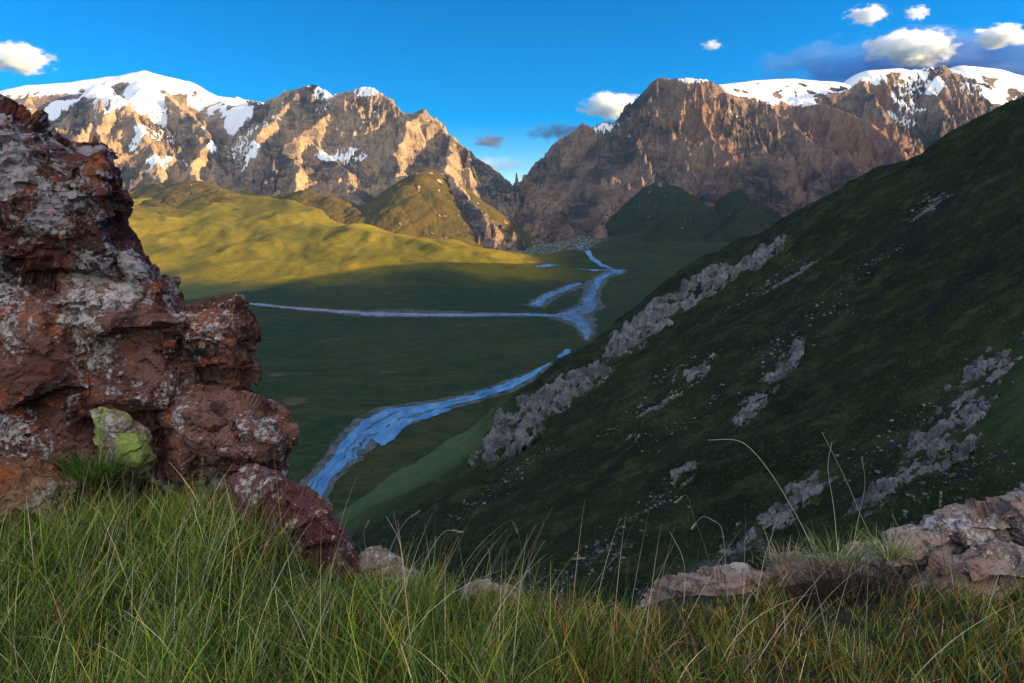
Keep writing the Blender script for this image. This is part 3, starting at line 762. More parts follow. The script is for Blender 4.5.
build_scree()

# ================================================================== near ground
def ground_h(x, y, detail=True):
    x = np.asarray(x, float); y = np.asarray(y, float)
    yy = np.clip(y, 0, None)
    z = -1.48 - (.15 + .27 * sstep(-1.35, -.55, x)) * (yy - 2.1) + .13 * np.exp(-((x + 1.15) ** 2 / .5 + (y - 3.0) ** 2 / .5)) + .12 * np.exp(-((x - 1.75) ** 2 / .25 + (y - 3.35) ** 2 / .3))
    yc = 3.15 + 2.2 * sstep(-1.35, -2.2, x) + 1.3 * sstep(.5, 1.4, x)
    z = z - .78 * softplus(y - yc, .12) - .55 * softplus(np.abs(x) - 14, 2.0)
    if detail:
        r = np.hypot(x, y)
        z = z + .035 * fbm2(x / .6, y / .6, 4, 400) + np.clip(r - 8, 0, 200) * .02 * fbm2(x / 14, y / 14, 4, 410)
    return np.maximum(z, -330)
def build_ground():
    u = np.linspace(-1, 1, 340); v = np.linspace(-1, 1, 340)
    xs = 5.5 * np.sinh(u * 4.6) / np.sinh(4.6) * 80; ys = 2.6 + 5.5 * np.sinh(v * 4.6) / np.sinh(4.6) * 80
    X, Y = np.meshgrid(xs, ys)
    me = mesh_from('ground', np.stack([X, Y, ground_h(X, Y)], -1), grid_faces(*X.shape))
    tag(link('ground', me, M_SOIL), 'grassy knoll the camera stands on', 'ground', kind='structure')
build_ground()

# ================================================================== near rocks
ROCKS = []
def rock(label, outline, d, bulge, thick, mat, seed, voxel=.016, rough=1.0, cat='boulder', name='boulder', shrink=.62, ledge=0.0, group=None, blocks=5, tilt0=0.0):
    """outline: (px, py[, depth]) of the face seen; given its own depth and thickness"""
    o = [(p[0], p[1], p[2] if len(p) > 2 else d) for p in outline]
    cx = sum(p[0] for p in o) / len(o); cy = sum(p[1] for p in o) / len(o)
    pts = [P(*p) for p in o]
    rr = random.Random(seed)
    for p in o:
        k = shrink + rr.uniform(-.12, .12)
        pts.append(P(cx + (p[0] - cx) * k, cy + (p[1] - cy) * k, p[2] - bulge * rr.uniform(.6, 1.1)))
        k = rr.uniform(.55, .85)
        pts.append(P(cx + (p[0] - cx) * k, cy + (p[1] - cy) * k, p[2] + thick * rr.uniform(.7, 1.0)))
    def hull(points, cuts, dep):
        b = bmesh.new()
        for p in points: b.verts.new(p)
        bmesh.ops.convex_hull(b, input=b.verts)
        bmesh.ops.delete(b, geom=[v for v in b.verts if not v.link_faces], context='VERTS')
        for q in range(cuts):
            b.faces.ensure_lookup_table()
            fs = list(b.faces); f = rr.choices(fs, [x.calc_area() for x in fs])[0]
            nn = (f.normal + Vector([rr.gauss(0, .42) for _ in range(3)])).normalized()
            top = max(v.co.dot(nn) for v in b.verts)
            off = top - dep * rr.uniform(.4, 1.3)
            r = bmesh.ops.bisect_plane(b, geom=b.verts[:] + b.edges[:] + b.faces[:], plane_co=nn * off, plane_no=nn, clear_outer=True)
            ed = [e for e in r['geom_cut'] if isinstance(e, bmesh.types.BMEdge)]
            if ed: bmesh.ops.contextual_create(b, geom=ed)
            bmesh.ops.recalc_face_normals(b, faces=b.faces)
        bmesh.ops.triangulate(b, faces=b.faces)
        b.verts.index_update()
        return [tuple(v.co) for v in b.verts], [tuple(v.index for v in f.verts) for f in b.faces], b
    wpx = max(p[0] for p in o) - min(p[0] for p in o); hpx = max(p[1] for p in o) - min(p[1] for p in o)
    size = max(wpx, hpx) * d / F_PX
    V, Fc = [], []
    v, f, b = hull(pts, 9, size * .035); b.free(); V += v; Fc += f
    for q in range(blocks):
        # a smaller block broken out of the face, tilted with the bedding
        p = rr.choice(o); k = rr.uniform(.05, .36); bx = cx + (p[0] - cx) * k; by = cy + (p[1] - cy) * k
        hw = wpx * rr.uniform(.12, .24); hh = hpx * rr.uniform(.09, .2); tl = rr.uniform(-.35, .05) + tilt0
        dd = p[2] * k + d * (1 - k) - bulge * (1 - k) * rr.uniform(.75, 1.1) - rr.uniform(.0, .10) * min(1, size)
        bp = []
        for ux, uy, uz in ((a, b_, c) for a in (-1, 1) for b_ in (-1, 1) for c in (0, 1)):
            ox = ux * hw * rr.uniform(.7, 1.1); oy = uy * hh * rr.uniform(.7, 1.1)
            bp.append(P(bx + ox * math.cos(tl) - oy * math.sin(tl), by + ox * math.sin(tl) + oy * math.cos(tl), dd + uz * (bulge + thick * .5) + rr.uniform(-.03, .03)))
        v, f, b = hull(bp, 4, size * .012); b.free()
        n0 = len(V); V += v; Fc += [tuple(i + n0 for i in t_) for t_ in f]
    me0 = bpy.data.meshes.new('tmp'); me0.from_pydata(V, [], Fc); me0.update()
    ob = bpy.data.objects.new('tmp', me0); COL.objects.link(ob)
    md = ob.modifiers.new('r', 'REMESH'); md.mode = 'VOXEL'; md.voxel_size = voxel
    ms = ob.modifiers.new('s', 'SMOOTH'); ms.factor = .5; ms.iterations = 1
    dg = bpy.context.evaluated_depsgraph_get(); ev = ob.evaluated_get(dg)
    me = bpy.data.meshes.new_from_object(ev)
    bpy.data.objects.remove(ob); bpy.data.meshes.remove(me0)
    n = len(me.vertices); co = np.empty(n * 3, np.float32); me.vertices.foreach_get('co', co); co = co.reshape(-1, 3)
    no = np.empty(n * 3, np.float32); me.vertex_normals.foreach_get('vector', no); no = no.reshape(-1, 3)
    k = rough; g = np.random.default_rng(seed)
    wrp = np.stack([fbm3(co[:, 0] * 5 + 9 * a, co[:, 1] * 5, co[:, 2] * 5, 2, seed % 89 + a) for a in range(3)], 1) * .04
    size = float(np.ptp(co, axis=0).max())
    for spacing, off, tl in ((.42, .05, .30), (.15, .014, .28)):
        spacing = min(spacing, size * .35); m = int(np.clip(3.2 * (size / spacing) ** 2, 12, 420))
        sd = co[g.integers(0, n, m)]; sq = np.array([1.0, 1.0, 1.5]) / 1.0
        best = np.zeros(n, int)
        for a in range(0, n, 20000):
            q = (co[a:a + 20000] + wrp[a:a + 20000]) * sq
            best[a:a + 20000] = np.argmin((q * q).sum(1)[:, None] - 2 * q @ (sd * sq).T + ((sd * sq) ** 2).sum(1)[None], 1)
        o_ = g.uniform(-1, .5, m) * off; tv = g.normal(size=(m, 3)) * tl
        dd_ = np.clip(o_[best] + ((co - sd[best]) * tv[best]).sum(1), -off * 1.6, off * 1.1) * k
        co = (co + no * dd_[:, None]).astype(np.float32)
    x, y, z = co.T
    big = fbm3(x * 1.7, y * 1.7, z * 1.7, 3, seed % 97)
    med = fbm3(x * 6, y * 6, z * 6, 4, seed % 97 + 3, .55)
    tilt = z + .32 * x + .15 * y + .05 * big
    q = tilt / .21 + .5 * fbm3(x * 1.3, y * 1.3, z * 1.3, 2, seed % 97 + 8); fr = q - np.floor(q)
    lay = sstep(.0, .07, fr) * (1 - .7 * fr)
    w1 = fbm3(x * 1.5, y * 1.5, z * 2.2, 2, seed % 97 + 12); crk = -sstep(.035, .0, np.abs(w1)) * sstep(-.3, .2, big + .1)
    chip = np.clip(fbm3(x * 9, y * 9, z * 9, 2, seed % 97 + 16), -.3, .12)
    d_ = k * (.014 * big + .010 * med + (.020 + ledge) * (lay - .5) + .055 * crk + .02 * chip + .008 * fbm3(x * 26, y * 26, z * 26, 3, seed % 97 + 20, .65))
    co2 = co + no * d_[:, None]
    me.vertices.foreach_set('co', co2.astype(np.float32).ravel()); me.update()
    me.polygons.foreach_set('use_smooth', np.full(len(me.polygons), False, bool))
    me.name = name; me.materials.clear()
    ob = link(name, me, mat); tag(ob, label, cat, group); ROCKS.append(ob)
    return ob

rock('huge dark red boulder with grey lichen, topmost of the left rock pile', [(-110, 94), (-6, 102), (30, 114), (52, 136), (74, 146), (92, 170), (106, 198), (116, 222), (132, 250), (140, 282), (120, 294), (50, 302), (-110, 320)], 4.2, .32, 1.3, M_ROCKA, 501, .016, .9, blocks=8)
rock('broad brown boulder in the middle of the left rock pile, below the dark red one', [(-90, 292), (0, 268), (90, 272), (150, 286), (178, 296), (196, 320), (214, 352), (222, 400), (215, 440), (150, 470), (60, 520), (-90, 560)], 4.05, .30, 1.3, M_ROCKB, 517, .016, .9, blocks=9)
rock('angular dark block jutting right from the left rock pile', [(158, 316), (190, 306), (222, 300), (238, 297), (250, 322), (256, 346), (264, 362), (262, 378), (240, 396), (205, 392), (165, 380)], 3.95, .26, .8, M_ROCKB, 523, .013, .8)
rock('pale lichen-crusted boulder under the jutting block, above the purple slab', [(150, 400), (195, 382), (232, 384), (262, 400), (290, 420), (298, 433), (294, 452), (282, 478), (250, 500), (190, 500), (140, 470)], 3.75, .28, .9, M_ROCKB, 531, .013, .8)
rock('tilted purple slab with white lichen, lowest of the left rock pile', [(226, 480), (250, 466), (276, 472), (306, 492), (336, 520), (357, 545), (362, 606), (330, 618), (276, 590), (232, 545)], 3.3, .20, .55, M_ROCKP, 547, .011, .35, blocks=1)
rock('small wedge of stone with bright green lichen against the left rock pile', [(88, 410), (102, 405), (122, 410), (148, 428), (160, 458), (142, 476), (108, 470), (97, 446)], 3.5, .14, .4, M_ROCKG, 553, .010, .35, blocks=1)
rock('rusty orange stone at the left edge under the broad brown boulder', [(-60, 452), (20, 462), (70, 478), (92, 506), (88, 545), (20, 560), (-60, 560)], 3.55, .22, .6, M_ROCKO, 561, .013, .7, blocks=3)
rock('little rust-brown stone peeping out behind the purple slab', [(292, 492), (306, 486), (322, 500), (342, 524), (346, 548), (316, 540)], 3.75, .10, .4, M_ROCKO, 571, .010, .4)
rock('dark overhanging rib wedged between the topmost and the broad brown boulder', [(118, 246), (140, 250), (160, 280), (182, 300), (194, 330), (180, 350), (150, 330), (126, 290)], 4.0, .16, .7, M_ROCKA, 577, .013, .7)
rock('low pink stone on the crest beside the purple slab', [(352, 560), (372, 548), (394, 556), (420, 576), (424, 604), (380, 612), (352, 600)], 3.35, .12, .35, M_ROCKR, 583, .011, .45)
rock('flat pink stone in the grass at the middle of the crest', [(462, 590), (484, 580), (512, 584), (536, 604), (530, 628), (486, 630), (462, 616)], 3.2, .12, .35, M_ROCKR, 587, .011, .45)
rock('long layered pink slab along the crest right of the middle', [(630, 604), (650, 590), (700, 574), (752, 562), (800, 556), (850, 558), (860, 620), (780, 650), (690, 654), (636, 640)], 3.5, .20, .8, M_ROCKR, 593, .012, .7, ledge=.03)
rock('broad tilted slab rising to the right edge of the picture', [(840, 556), (886, 538), (930, 522), (985, 502), (1040, 482), (1120, 456), (1130, 580), (1060, 610), (960, 620), (880, 640), (836, 620)], 3.85, .22, 1.0, M_ROCKR, 599, .014, .8, ledge=.03)
rock('rounded lichen-spotted boulder in front of the broad tilted slab', [(905, 590), (940, 556), (985, 548), (1040, 552), (1090, 580), (1090, 640), (1000, 640), (930, 630)], 3.4, .22, .6, M_ROCKR, 601, .012, .65)
rock('small pale stone in the grass below the dead sedge', [(796, 624), (818, 614), (846, 616), (852, 634), (826, 648), (800, 642)], 3.05, .08, .25, M_ROCKR, 607, .010, .35, cat='stone', name='stone', blocks=0)
rock('reddish stone in the grass left of the rounded boulder', [(846, 634), (862, 622), (874, 640), (872, 668), (854, 664)], 2.9, .08, .25, M_ROCKO, 613, .010, .35, cat='stone', name='stone', blocks=0)
rock('little whitish stone at the foot of the rounded boulder', [(976, 612), (988, 606), (1000, 616), (998, 630), (980, 632)], 3.1, .05, .15, M_ROCKB, 617, .008, .25, cat='stone', name='stone', blocks=0)
rock('dark brown stone on the crest left of the layered slab', [(534, 606), (552, 594), (580, 600), (604, 612), (600, 640), (545, 636)], 3.4, .12, .35, M_ROCKA, 619, .011, .45)

# ================================================================== grass
def rocks_bvh():
    V, Fc, b = [], [], 0
    for o in ROCKS:
        me = o.data; n = len(me.vertices); co = np.empty(n * 3, np.float32); me.vertices.foreach_get('co', co)
        V.append(co.reshape(-1, 3)); f = np.empty(len(me.loops), np.int32); me.loops.foreach_get('vertex_index', f)
        if len(f) != 4 * len(me.polygons):
            for p in me.polygons: Fc.append(tuple(b + i for i in p.vertices))
        else: Fc.extend(map(tuple, (f.reshape(-1, 4) + b).tolist()))
        b += n
    return BVHTree.FromPolygons([tuple(v) for v in np.concatenate(V).tolist()], Fc)
BVH = rocks_bvh()
UP = Vector((0, 0, 1))
def free(x, y, z, reach=.35):
    h = BVH.ray_cast(Vector((x, y, z - .02)), UP, 3.0)
    return h[0] is None or h[3] > reach

PAL = dict(green=(.14, .23, .028), deep=(.045, .105, .018), lime=(.31, .35, .042), straw=(.74, .60, .36), gold=(.36, .23, .045), rust=(.30, .10, .022), grey=(.30, .25, .17))
def blades(name, base, L, width, lean, leandir, bend, tint, mat, seed, K=5, label=None, cat='grass', kind='stuff', parent=None, tint2=None):
    n = len(base); g = np.random.default_rng(seed)
    t = np.linspace(0, 1, K + 1)[None, :]
    dx, dy = np.cos(leandir)[:, None], np.sin(leandir)[:, None]
    ang = lean[:, None] + bend[:, None] * t
    # integrate the bending angle along the blade
    ds = L[:, None] / K
    hx = np.concatenate([np.zeros((n, 1)), np.cumsum(np.sin((ang[:, 1:] + ang[:, :-1]) / 2) * ds, 1)], 1)
    hz = np.concatenate([np.zeros((n, 1)), np.cumsum(np.cos((ang[:, 1:] + ang[:, :-1]) / 2) * ds, 1)], 1)
    cx = base[:, 0:1] + dx * hx; cy = base[:, 1:2] + dy * hx; cz = base[:, 2:3] + hz
    fa = g.random(n) * np.pi
    wx, wy = np.cos(fa)[:, None], np.sin(fa)[:, None]
    w = width[:, None] * np.maximum(1 - t ** 1.6, .12) * .5
    V = np.stack([np.stack([cx - wx * w, cy - wy * w, cz], -1), np.stack([cx + wx * w, cy + wy * w, cz], -1)], 2)   # n,K+1,2,3
    i = (np.arange(n)[:, None] * (K + 1) + np.arange(K)[None, :]) * 2
    Fc = np.stack([i, i + 1, i + 3, i + 2], -1).reshape(-1, 4)
    me = mesh_from(name, V.reshape(-1, 3), Fc)
    tip = tint if tint2 is None else tint2
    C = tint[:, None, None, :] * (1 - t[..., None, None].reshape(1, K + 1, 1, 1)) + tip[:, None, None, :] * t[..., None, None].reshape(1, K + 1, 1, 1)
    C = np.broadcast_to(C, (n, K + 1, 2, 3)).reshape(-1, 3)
    set_mask(me, C, 'tint')
    o = link(name, me, mat, parent)
    if label: tag(o, label, cat, None, kind)
    return o

def pick_tints(n, weights, g, jitter=.42):
    names = list(weights); w = np.array([weights[k] for k in names], float); w /= w.sum()
    c = np.array([PAL[k] for k in names])[g.choice(len(names), n, p=w)]
    return c * (1 + jitter * g.normal(size=(n, 1))).clip(.3, 2.0) * (1 + .08 * g.normal(size=(n, 3)))

def scatter(n, x0, x1, y0, y1, g, clump=None, reach=.3):
    x = g.uniform(x0, x1, n); y = y0 + (y1 - y0) * g.random(n) ** 1.1
    keep = np.abs(x) < y * .86 + .25
    x, y = x[keep], y[keep]
    if clump is not None:
        c = fbm2(x / .16, y / .16, 3, 420); keep = g.random(len(x)) < np.clip(.55 + clump * c, .05, 1)
        x, y = x[keep], y[keep]
    z = ground_h(x, y)
    k = np.array([free(a, b, c, reach) for a, b, c in zip(x, y, z)], bool)
    return np.stack([x, y, z], 1)[k]

def build_grass():
    g = np.random.default_rng(5)
    # left lush green and right thinner, browner
    B = scatter(90000, -3.1, 3.2, 1.15, 4.2, g, .9, .22)
    lim = 3.2 - .3 * sstep(-.45, -.1, B[:, 0]) - .3 * sstep(.25, .6, B[:, 0]) + .5 * np.exp(-((B[:, 0] - .85) / .38) ** 2) + .55 * sstep(.95, 1.2, B[:, 0]) + .9 * sstep(-1.3, -2.0, B[:, 0])
    B = B[(B[:, 1] < lim) & (g.random(len(B)) < 1 - .45 * sstep(.0, 1.0, B[:, 0]) * sstep(2.6, 3.2, B[:, 1]))]
    n = len(B); left = sstep(.5, -.5, B[:, 0] + .25 * g.normal(size=n))
    tl = pick_tints(n, dict(green=5, deep=4, lime=2, gold=.5, straw=.35, rust=.1), g); tr = pick_tints(n, dict(green=3, deep=3, lime=1.8, gold=2.2, rust=2.0, straw=.9, grey=.6), g)
    tint = np.where((g.random(n) < left)[:, None], tl, tr)
    patch = fbm2(B[:, 0] / .35, B[:, 1] / .35, 3, 430)
    L = (.10 + .11 * left + .09 * g.random(n)) * (1 + .7 * patch).clip(.45, 1.7)
    slab = np.exp(-(((B[:, 0] + .80) / .28) ** 2 + ((B[:, 1] - 2.85) / .42) ** 2)); L = L * (1 - .74 * slab) * (1 - .25 * sstep(.2, .6, B[:, 0])); L = np.where(g.random(n) < 1.3 * slab - .25, L * .25, L)
    L = L * (1 - .5 * np.exp(-((B[:, 0] - .85) / .4) ** 2) * sstep(2.5, 2.75, B[:, 1]))
    mid = np.exp(-((B[:, 0] - .15) / .5) ** 2) * sstep(2.5, 3.0, B[:, 1]); L = L * (1 - .6 * mid)
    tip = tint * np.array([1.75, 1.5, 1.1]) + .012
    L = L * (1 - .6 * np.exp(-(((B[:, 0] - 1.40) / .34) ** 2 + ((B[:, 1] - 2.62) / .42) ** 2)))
    blades('grass', B, L, .0026 + .0024 * g.random(n), .06 + .34 * g.random(n), g.random(n) * 6.283, .3 + 1.0 * g.random(n) ** 1.4, tint * .6, M_BLADE, 6, 5, 'dense green and yellowish grass covering the crest in the foreground', tint2=tip)  # darker feet, lighter tips: dead sheath tone plus shade between blades painted in
    # long dry stems, mostly on the left
    B = scatter(4200, -2.9, 2.9, 1.5, 4.0, g, 1.2, .2)
    keep = g.random(len(B)) < .18 + .82 * sstep(.2, -.5, B[:, 0]) * sstep(3.9, 2.4, B[:, 1]); B = B[keep]
    B = B[(B[:, 1] < 3.1 - .3 * sstep(.25, .7, B[:, 0]) + .9 * sstep(-.8, -1.5, B[:, 0]))]
    B = B[g.random(len(B)) > 1.6 * np.exp(-(((B[:, 0] + .80) / .30) ** 2 + ((B[:, 1] - 2.85) / .42) ** 2))]
    n = len(B)
    tint = pick_tints(n, dict(straw=6, gold=1.2, grey=1.2, lime=.8), g, .25)
    blades('dry_grass', B, .30 + .24 * g.random(n), (.0020 + .0014 * g.random(n)), .05 + .35 * g.random(n), g.normal(.35, 1.0, n), .2 + 1.0 * g.random(n) ** 1.5, tint, M_STRAW, 8, 7, 'long dry straw stems standing above the green grass', tint2=tint)
build_grass()

# ---- tufts that are things of their own
def tuft(name, label, px, py, d, n, Lr, spread, weights, seed, leanmax=.7, mat=M_BLADE, sink=.0, cat='grass tuft', width=.003):
    g = np.random.default_rng(seed); c = np.array(P(px, py, d)); c[2] -= sink
    B = c + g.normal(size=(n, 3)) * np.array([spread, spread * .6, .012])
    away = np.arctan2(B[:, 1] - c[1], B[:, 0] - c[0]) + .6 * g.normal(size=n)
    tint = pick_tints(n, weights, g)
    return blades(name, B, Lr[0] + (Lr[1] - Lr[0]) * g.random(n), width * (.7 + .6 * g.random(n)), leanmax * g.random(n), away, .3 + 1.1 * g.random(n), tint, mat, seed + 1, 6, label, cat, None, tint2=tint * 1.2)
tuft('grass_tuft', 'dark green grass tuft in the hollow of the left rock pile', 96, 476, 3.32, 420, (.10, .22), .085, dict(deep=5, green=2), 61)
tuft('grass_tussock', 'bushy green tussock on top of the dark dead sedge', 836, 562, 3.30, 360, (.07, .20), .085, dict(lime=4, green=3, straw=2, deep=1), 63, .9)
tuft('sedge_clump', 'dark dead sedge clump hanging below the green tussock', 862, 606, 2.9, 3200, (.07, .24), .15, dict(grey=1), 65, 1.6)
tuft('grass_tussock', 'grey-green feathery tussock left of the bushy green one', 786, 566, 3.45, 320, (.08, .18), .06, dict(grey=4, straw=1, lime=1), 67, .9)
tuft('grass_tussock', 'small tussock growing on the foot of the broad tilted slab', 890, 556, 3.45, 220, (.10, .22), .05, dict(lime=3, straw=2, green=2), 69, .7)
sed = bpy.data.objects['sedge_clump'].data
ca = sed.color_attributes['tint']; arr = np.empty(len(ca.data) * 4, np.float32); ca.data.foreach_get('color', arr); arr = arr.reshape(-1, 4); arr[:, :3] *= np.array([.20, .15, .17]); ca.data.foreach_set('color', arr.ravel())

# ---- single tall stalks
def tube(pts, rad, sides=5):
    pts = np.array(pts, float); n = len(pts); V = []
    tan = np.gradient(pts, axis=0); tan /= np.linalg.norm(tan, axis=1)[:, None]
    ref = np.array([0, 1, 0.])
    for i in range(n):
        a = np.cross(tan[i], ref); a /= max(np.linalg.norm(a), 1e-6); b = np.cross(tan[i], a)
        for k in range(sides):
            q = 2 * math.pi * k / sides; V.append(pts[i] + rad[i] * (math.cos(q) * a + math.sin(q) * b))
    Fc = [(i * sides + k, i * sides + (k + 1) % sides, (i + 1) * sides + (k + 1) % sides, (i + 1) * sides + k) for i in range(n - 1) for k in range(sides)]
    return np.array(V), np.array(Fc)
def spline(pts, m=26):
    p = np.array(pts, float); n = len(p); e = np.concatenate([[2 * p[0] - p[1]], p, [2 * p[-1] - p[-2]]])
    tt = np.linspace(0, n - 1, m); i = np.minimum(tt.astype(int), n - 2); u = (tt - i)[:, None]
    p0, p1, p2, p3 = e[i], e[i + 1], e[i + 2], e[i + 3]
    return .5 * (2 * p1 + (p2 - p0) * u + (2 * p0 - 5 * p1 + 4 * p2 - p3) * u ** 2 + (3 * p1 - p0 - 3 * p2 + p3) * u ** 3)
def flat_mat(name, c, rough=.7):
    t = NT(name); o = t.obj(); n = t.noise(60, 3, .6, o)
    t.bsdf(t.mix(n, tuple(v * .7 for v in c), tuple(min(1, v * 1.25) for v in c)), rough, None, .2); return t.m
M_STEM = {'straw': flat_mat('straw_stem', (.50, .44, .30)), 'green': flat_mat('green_stem', (.14, .20, .06)), 'brown': flat_mat('brown_stem', (.24, .15, .07)), 'white': flat_mat('bleached_stem', (.62, .58, .48))}
M_HEAD = flat_mat('seed_husk', (.46, .36, .20), .8)
def stalk(label, px_pts, d, kind='straw', r=.0017, head=0.0):
    pts = [P(x, y, d + .03 * math.sin(i * 1.7)) for i, (x, y) in enumerate(px_pts)]
    c = spline(pts); base = c[0].copy()
    root = bpy.data.objects.new('grass_stalk', None); COL.objects.link(root); root.location = base
    tag(root, label, 'grass stalk', 'tall single grass stalks along the crest')
    c = c - base; n = len(c)
    V, Fc = tube(c, r * np.linspace(1, .45, n)); link('stem', mesh_from('stem', V, Fc), M_STEM[kind], root)
    if head > 0:
        # a spike of overlapping husks round the last part of the stem
        g = np.random.default_rng(int(px_pts[0][0])); HV, HF, b = [], [], 0
        seg = np.linalg.norm(np.diff(c, axis=0), axis=1); s = np.concatenate([[0], np.cumsum(seg)]); tot = s[-1]
        for k in range(34):
            u = tot - head * (1 - k / 33.); p = np.array([np.interp(u, s, c[:, i]) for i in range(3)]); p2 = np.array([np.interp(min(u + .01, tot), s, c[:, i]) for i in range(3)])
            ax = p2 - p; ax /= max(np.linalg.norm(ax), 1e-6) if np.linalg.norm(ax) > 1e-6 else 1
            if np.linalg.norm(ax) < .5: ax = c[-1] - c[-2]; ax /= np.linalg.norm(ax)
            sd = g.normal(size=3); sd -= ax * sd.dot(ax); sd /= np.linalg.norm(sd)
            tip = p + ax * .013 + sd * .006; w = np.cross(ax, sd) * .0022
            mid = p + ax * .006 + sd * .0045
            HV += [p, mid + w, tip, mid - w]; HF.append((b, b + 1, b + 2, b + 3)); b += 4
        link('seed_head', mesh_from('seed_head', HV, HF), M_HEAD, root)
stalk('tall bleached stalk arching over to the left above the layered slab', [(818, 560), (800, 522), (774, 478), (752, 450), (735, 440), (708, 440)], 3.3, 'white', .0019)
stalk('straight pale stalk leaning left out of the green tussock', [(898, 575), (868, 530), (846, 480), (822, 432)], 3.25, 'straw', .0019)
stalk('upright pale stalk with a hooked tip left of the leaning one', [(838, 556), (834, 510), (828, 468), (832, 442)], 3.2, 'white', .0018)
stalk('short straight stalk with a brown head rising from the tussock', [(853, 546), (860, 510), (865, 484), (862, 458)], 3.3, 'straw', .0016, .05)
stalk('pale crooked stalk standing left of the layered slab', [(682, 622), (685, 580), (682, 556), (670, 532)], 3.0, 'white', .0020)
stalk('green stalk with a drooping reddish head left of the forked one', [(716, 592), (706, 550), (695, 520), (687, 496), (676, 502)], 3.05, 'green', .0017, .06)
stalk('stalk bent into a hook with a green tip above the layered slab', [(728, 612), (726, 570), (722, 530), (712, 520), (702, 517), (692, 528)], 3.05, 'straw', .0017, .04)
stalk('pair-like pale stalk leaning right at the layered slab centre', [(756, 600), (764, 560), (772, 535), (779, 512)], 3.0, 'white', .0019)
stalk('greenish stalk with a grey head over the rounded boulder', [(952, 610), (944, 560), (940, 520), (941, 494)], 2.9, 'green', .0018, .07)
stalk('long pale stalk crossing the rounded boulder diagonally', [(950, 668), (930, 610), (914, 560), (892, 514)], 2.75, 'straw', .0019)
stalk('green stalk with a plump feathery head near the middle of the crest', [(520, 600), (521, 560), (520, 540), (514, 524)], 3.0, 'green', .0017, .06)
stalk('brown stalk with a bent feathery head over the flat pink stone', [(562, 592), (563, 572), (570, 560), (584, 558)], 3.0, 'brown', .0016, .06)
stalk('bleached stalk with a broken hooked top beside the purple slab', [(404, 600), (402, 560), (398, 538), (386, 516)], 2.95, 'white', .0020)
stalk('straight pale stalk leaning right between purple slab and flat stone', [(428, 620), (432, 580), (436, 536)], 2.9, 'white', .0018)
stalk('stalk with two-tone drooping head above the low pink stone', [(380, 580), (392, 545), (405, 522), (418, 512)], 3.1, 'straw', .0015, .05)
stalk('stalk with a curved pale head right of the low pink stone', [(420, 590), (428, 556), (444, 532), (462, 532)], 3.05, 'straw', .0015, .055)
stalk('stalk with a narrow pale head close to the purple slab end', [(372, 585), (366, 550), (364, 532), (368, 522)], 3.15, 'straw', .0015, .045)
stalk('thin white stalk standing at the flat pink stone', [(486, 610), (490, 580), (490, 560), (488, 548)], 2.9, 'white', .0016)
stalk('kinked pale stalk bent over beside the flat pink stone', [(516, 640), (520, 600), (524, 574), (532, 574), (542, 596)], 2.85, 'straw', .0016)

# ---- leafy herbs
def mat_leaf():
    t = NT('herb_leaf'); o = t.obj(); n = t.noise(30, 3, .6, o)
    t.bsdf(t.mix(n, (.03, .085, .02), (.07, .16, .04)), .5, None, .4); return t.m
M_LEAF = mat_leaf()
def herb(label, px, py, d, leaves, size, seed):
    g = random.Random(seed); c = P(px, py, d)
    root = bpy.data.objects.new('leafy_herb', None); COL.objects.link(root); root.location = c
    tag(root, label, 'plant', 'broad-leaved herbs in the grass')
    for k in range(leaves):
        a = k * 2.4 + g.uniform(-.3, .3); r = size * g.uniform(.7, 1.5); up = g.uniform(-.03, .03)
        ctr = np.array([math.cos(a) * r, math.sin(a) * r * .6 - .02, up]); u = np.array([math.cos(a), math.sin(a), .35]); u /= np.linalg.norm(u)
        v = np.cross((0, -.55, .8), u); v /= np.linalg.norm(v); nn = np.cross(u, v)
        V, Fc = [], []
        for i in range(7):
            s = i / 6; w = size * .42 * math.sin(math.pi * min(1, .06 + s * .94)) ** .8
            for j in (-1, 0, 1): V.append(ctr + u * (s - .5) * size * 1.5 + v * w * j + nn * (-.12 * size * (1 - abs(j))))
        for i in range(6):
            for j in (0, 1): Fc.append((i * 3 + j, i * 3 + j + 1, i * 3 + j + 4, i * 3 + j + 3))
        link('leaf', mesh_from('leaf', V, Fc), M_LEAF, root)
herb('broad-leaved herb deep in the grass near the lower left corner', 66, 648, 2.15, 9, .028, 3)
herb('small round-leaved herb in the grass at the bottom middle', 548, 672, 2.2, 5, .022, 4)
herb('bright herb leaves in the grass below the purple slab', 450, 634, 2.5, 5, .02, 5)

herb('pale green herb at the bottom edge left of the middle', 330, 668, 2.2, 6, .022, 6)
herb('low herb with few leaves in the grass at the bottom right', 905, 672, 2.2, 4, .024, 7)
herb('dark broad-leaved herb at the bottom left near the straw stems', 160, 662, 2.2, 7, .026, 8)

# ================================================================== clouds
def mat_cloud(name, dens, col, sx, sy, sz, seed, soft=.5, flat=.0):
    t = NT(name); o = t.n('ShaderNodeTexCoord').outputs['Object']
    sp = t.n('ShaderNodeVectorMath', operation='LENGTH'); t.l(o, sp.inputs[0])
    mp = t.n('ShaderNodeMapping'); t.l(o, mp.inputs[0]); mp.inputs['Scale'].default_value = (sx, sy, sz); mp.inputs['Location'].default_value = (seed * 3.1, seed * 1.7, seed)
    n = t.noise(1.0, 7, .62, mp.outputs[0])
    # density: ball falloff broken up by noise
    f = t.math('SUBTRACT', t.math('ADD', t.math('MULTIPLY', n, 2.3), -.32), sp.outputs['Value'])
    dn = t.math('MULTIPLY', t.ss(f, 0.0, soft), dens)
    v = t.n('ShaderNodeVolumePrincipled'); v.inputs['Color'].default_value = (*col, 1); v.inputs['Anisotropy'].default_value = .15
    t.l(dn, v.inputs['Density']); t.l(v.outputs[0], t.out.inputs['Volume'])
    return t.m
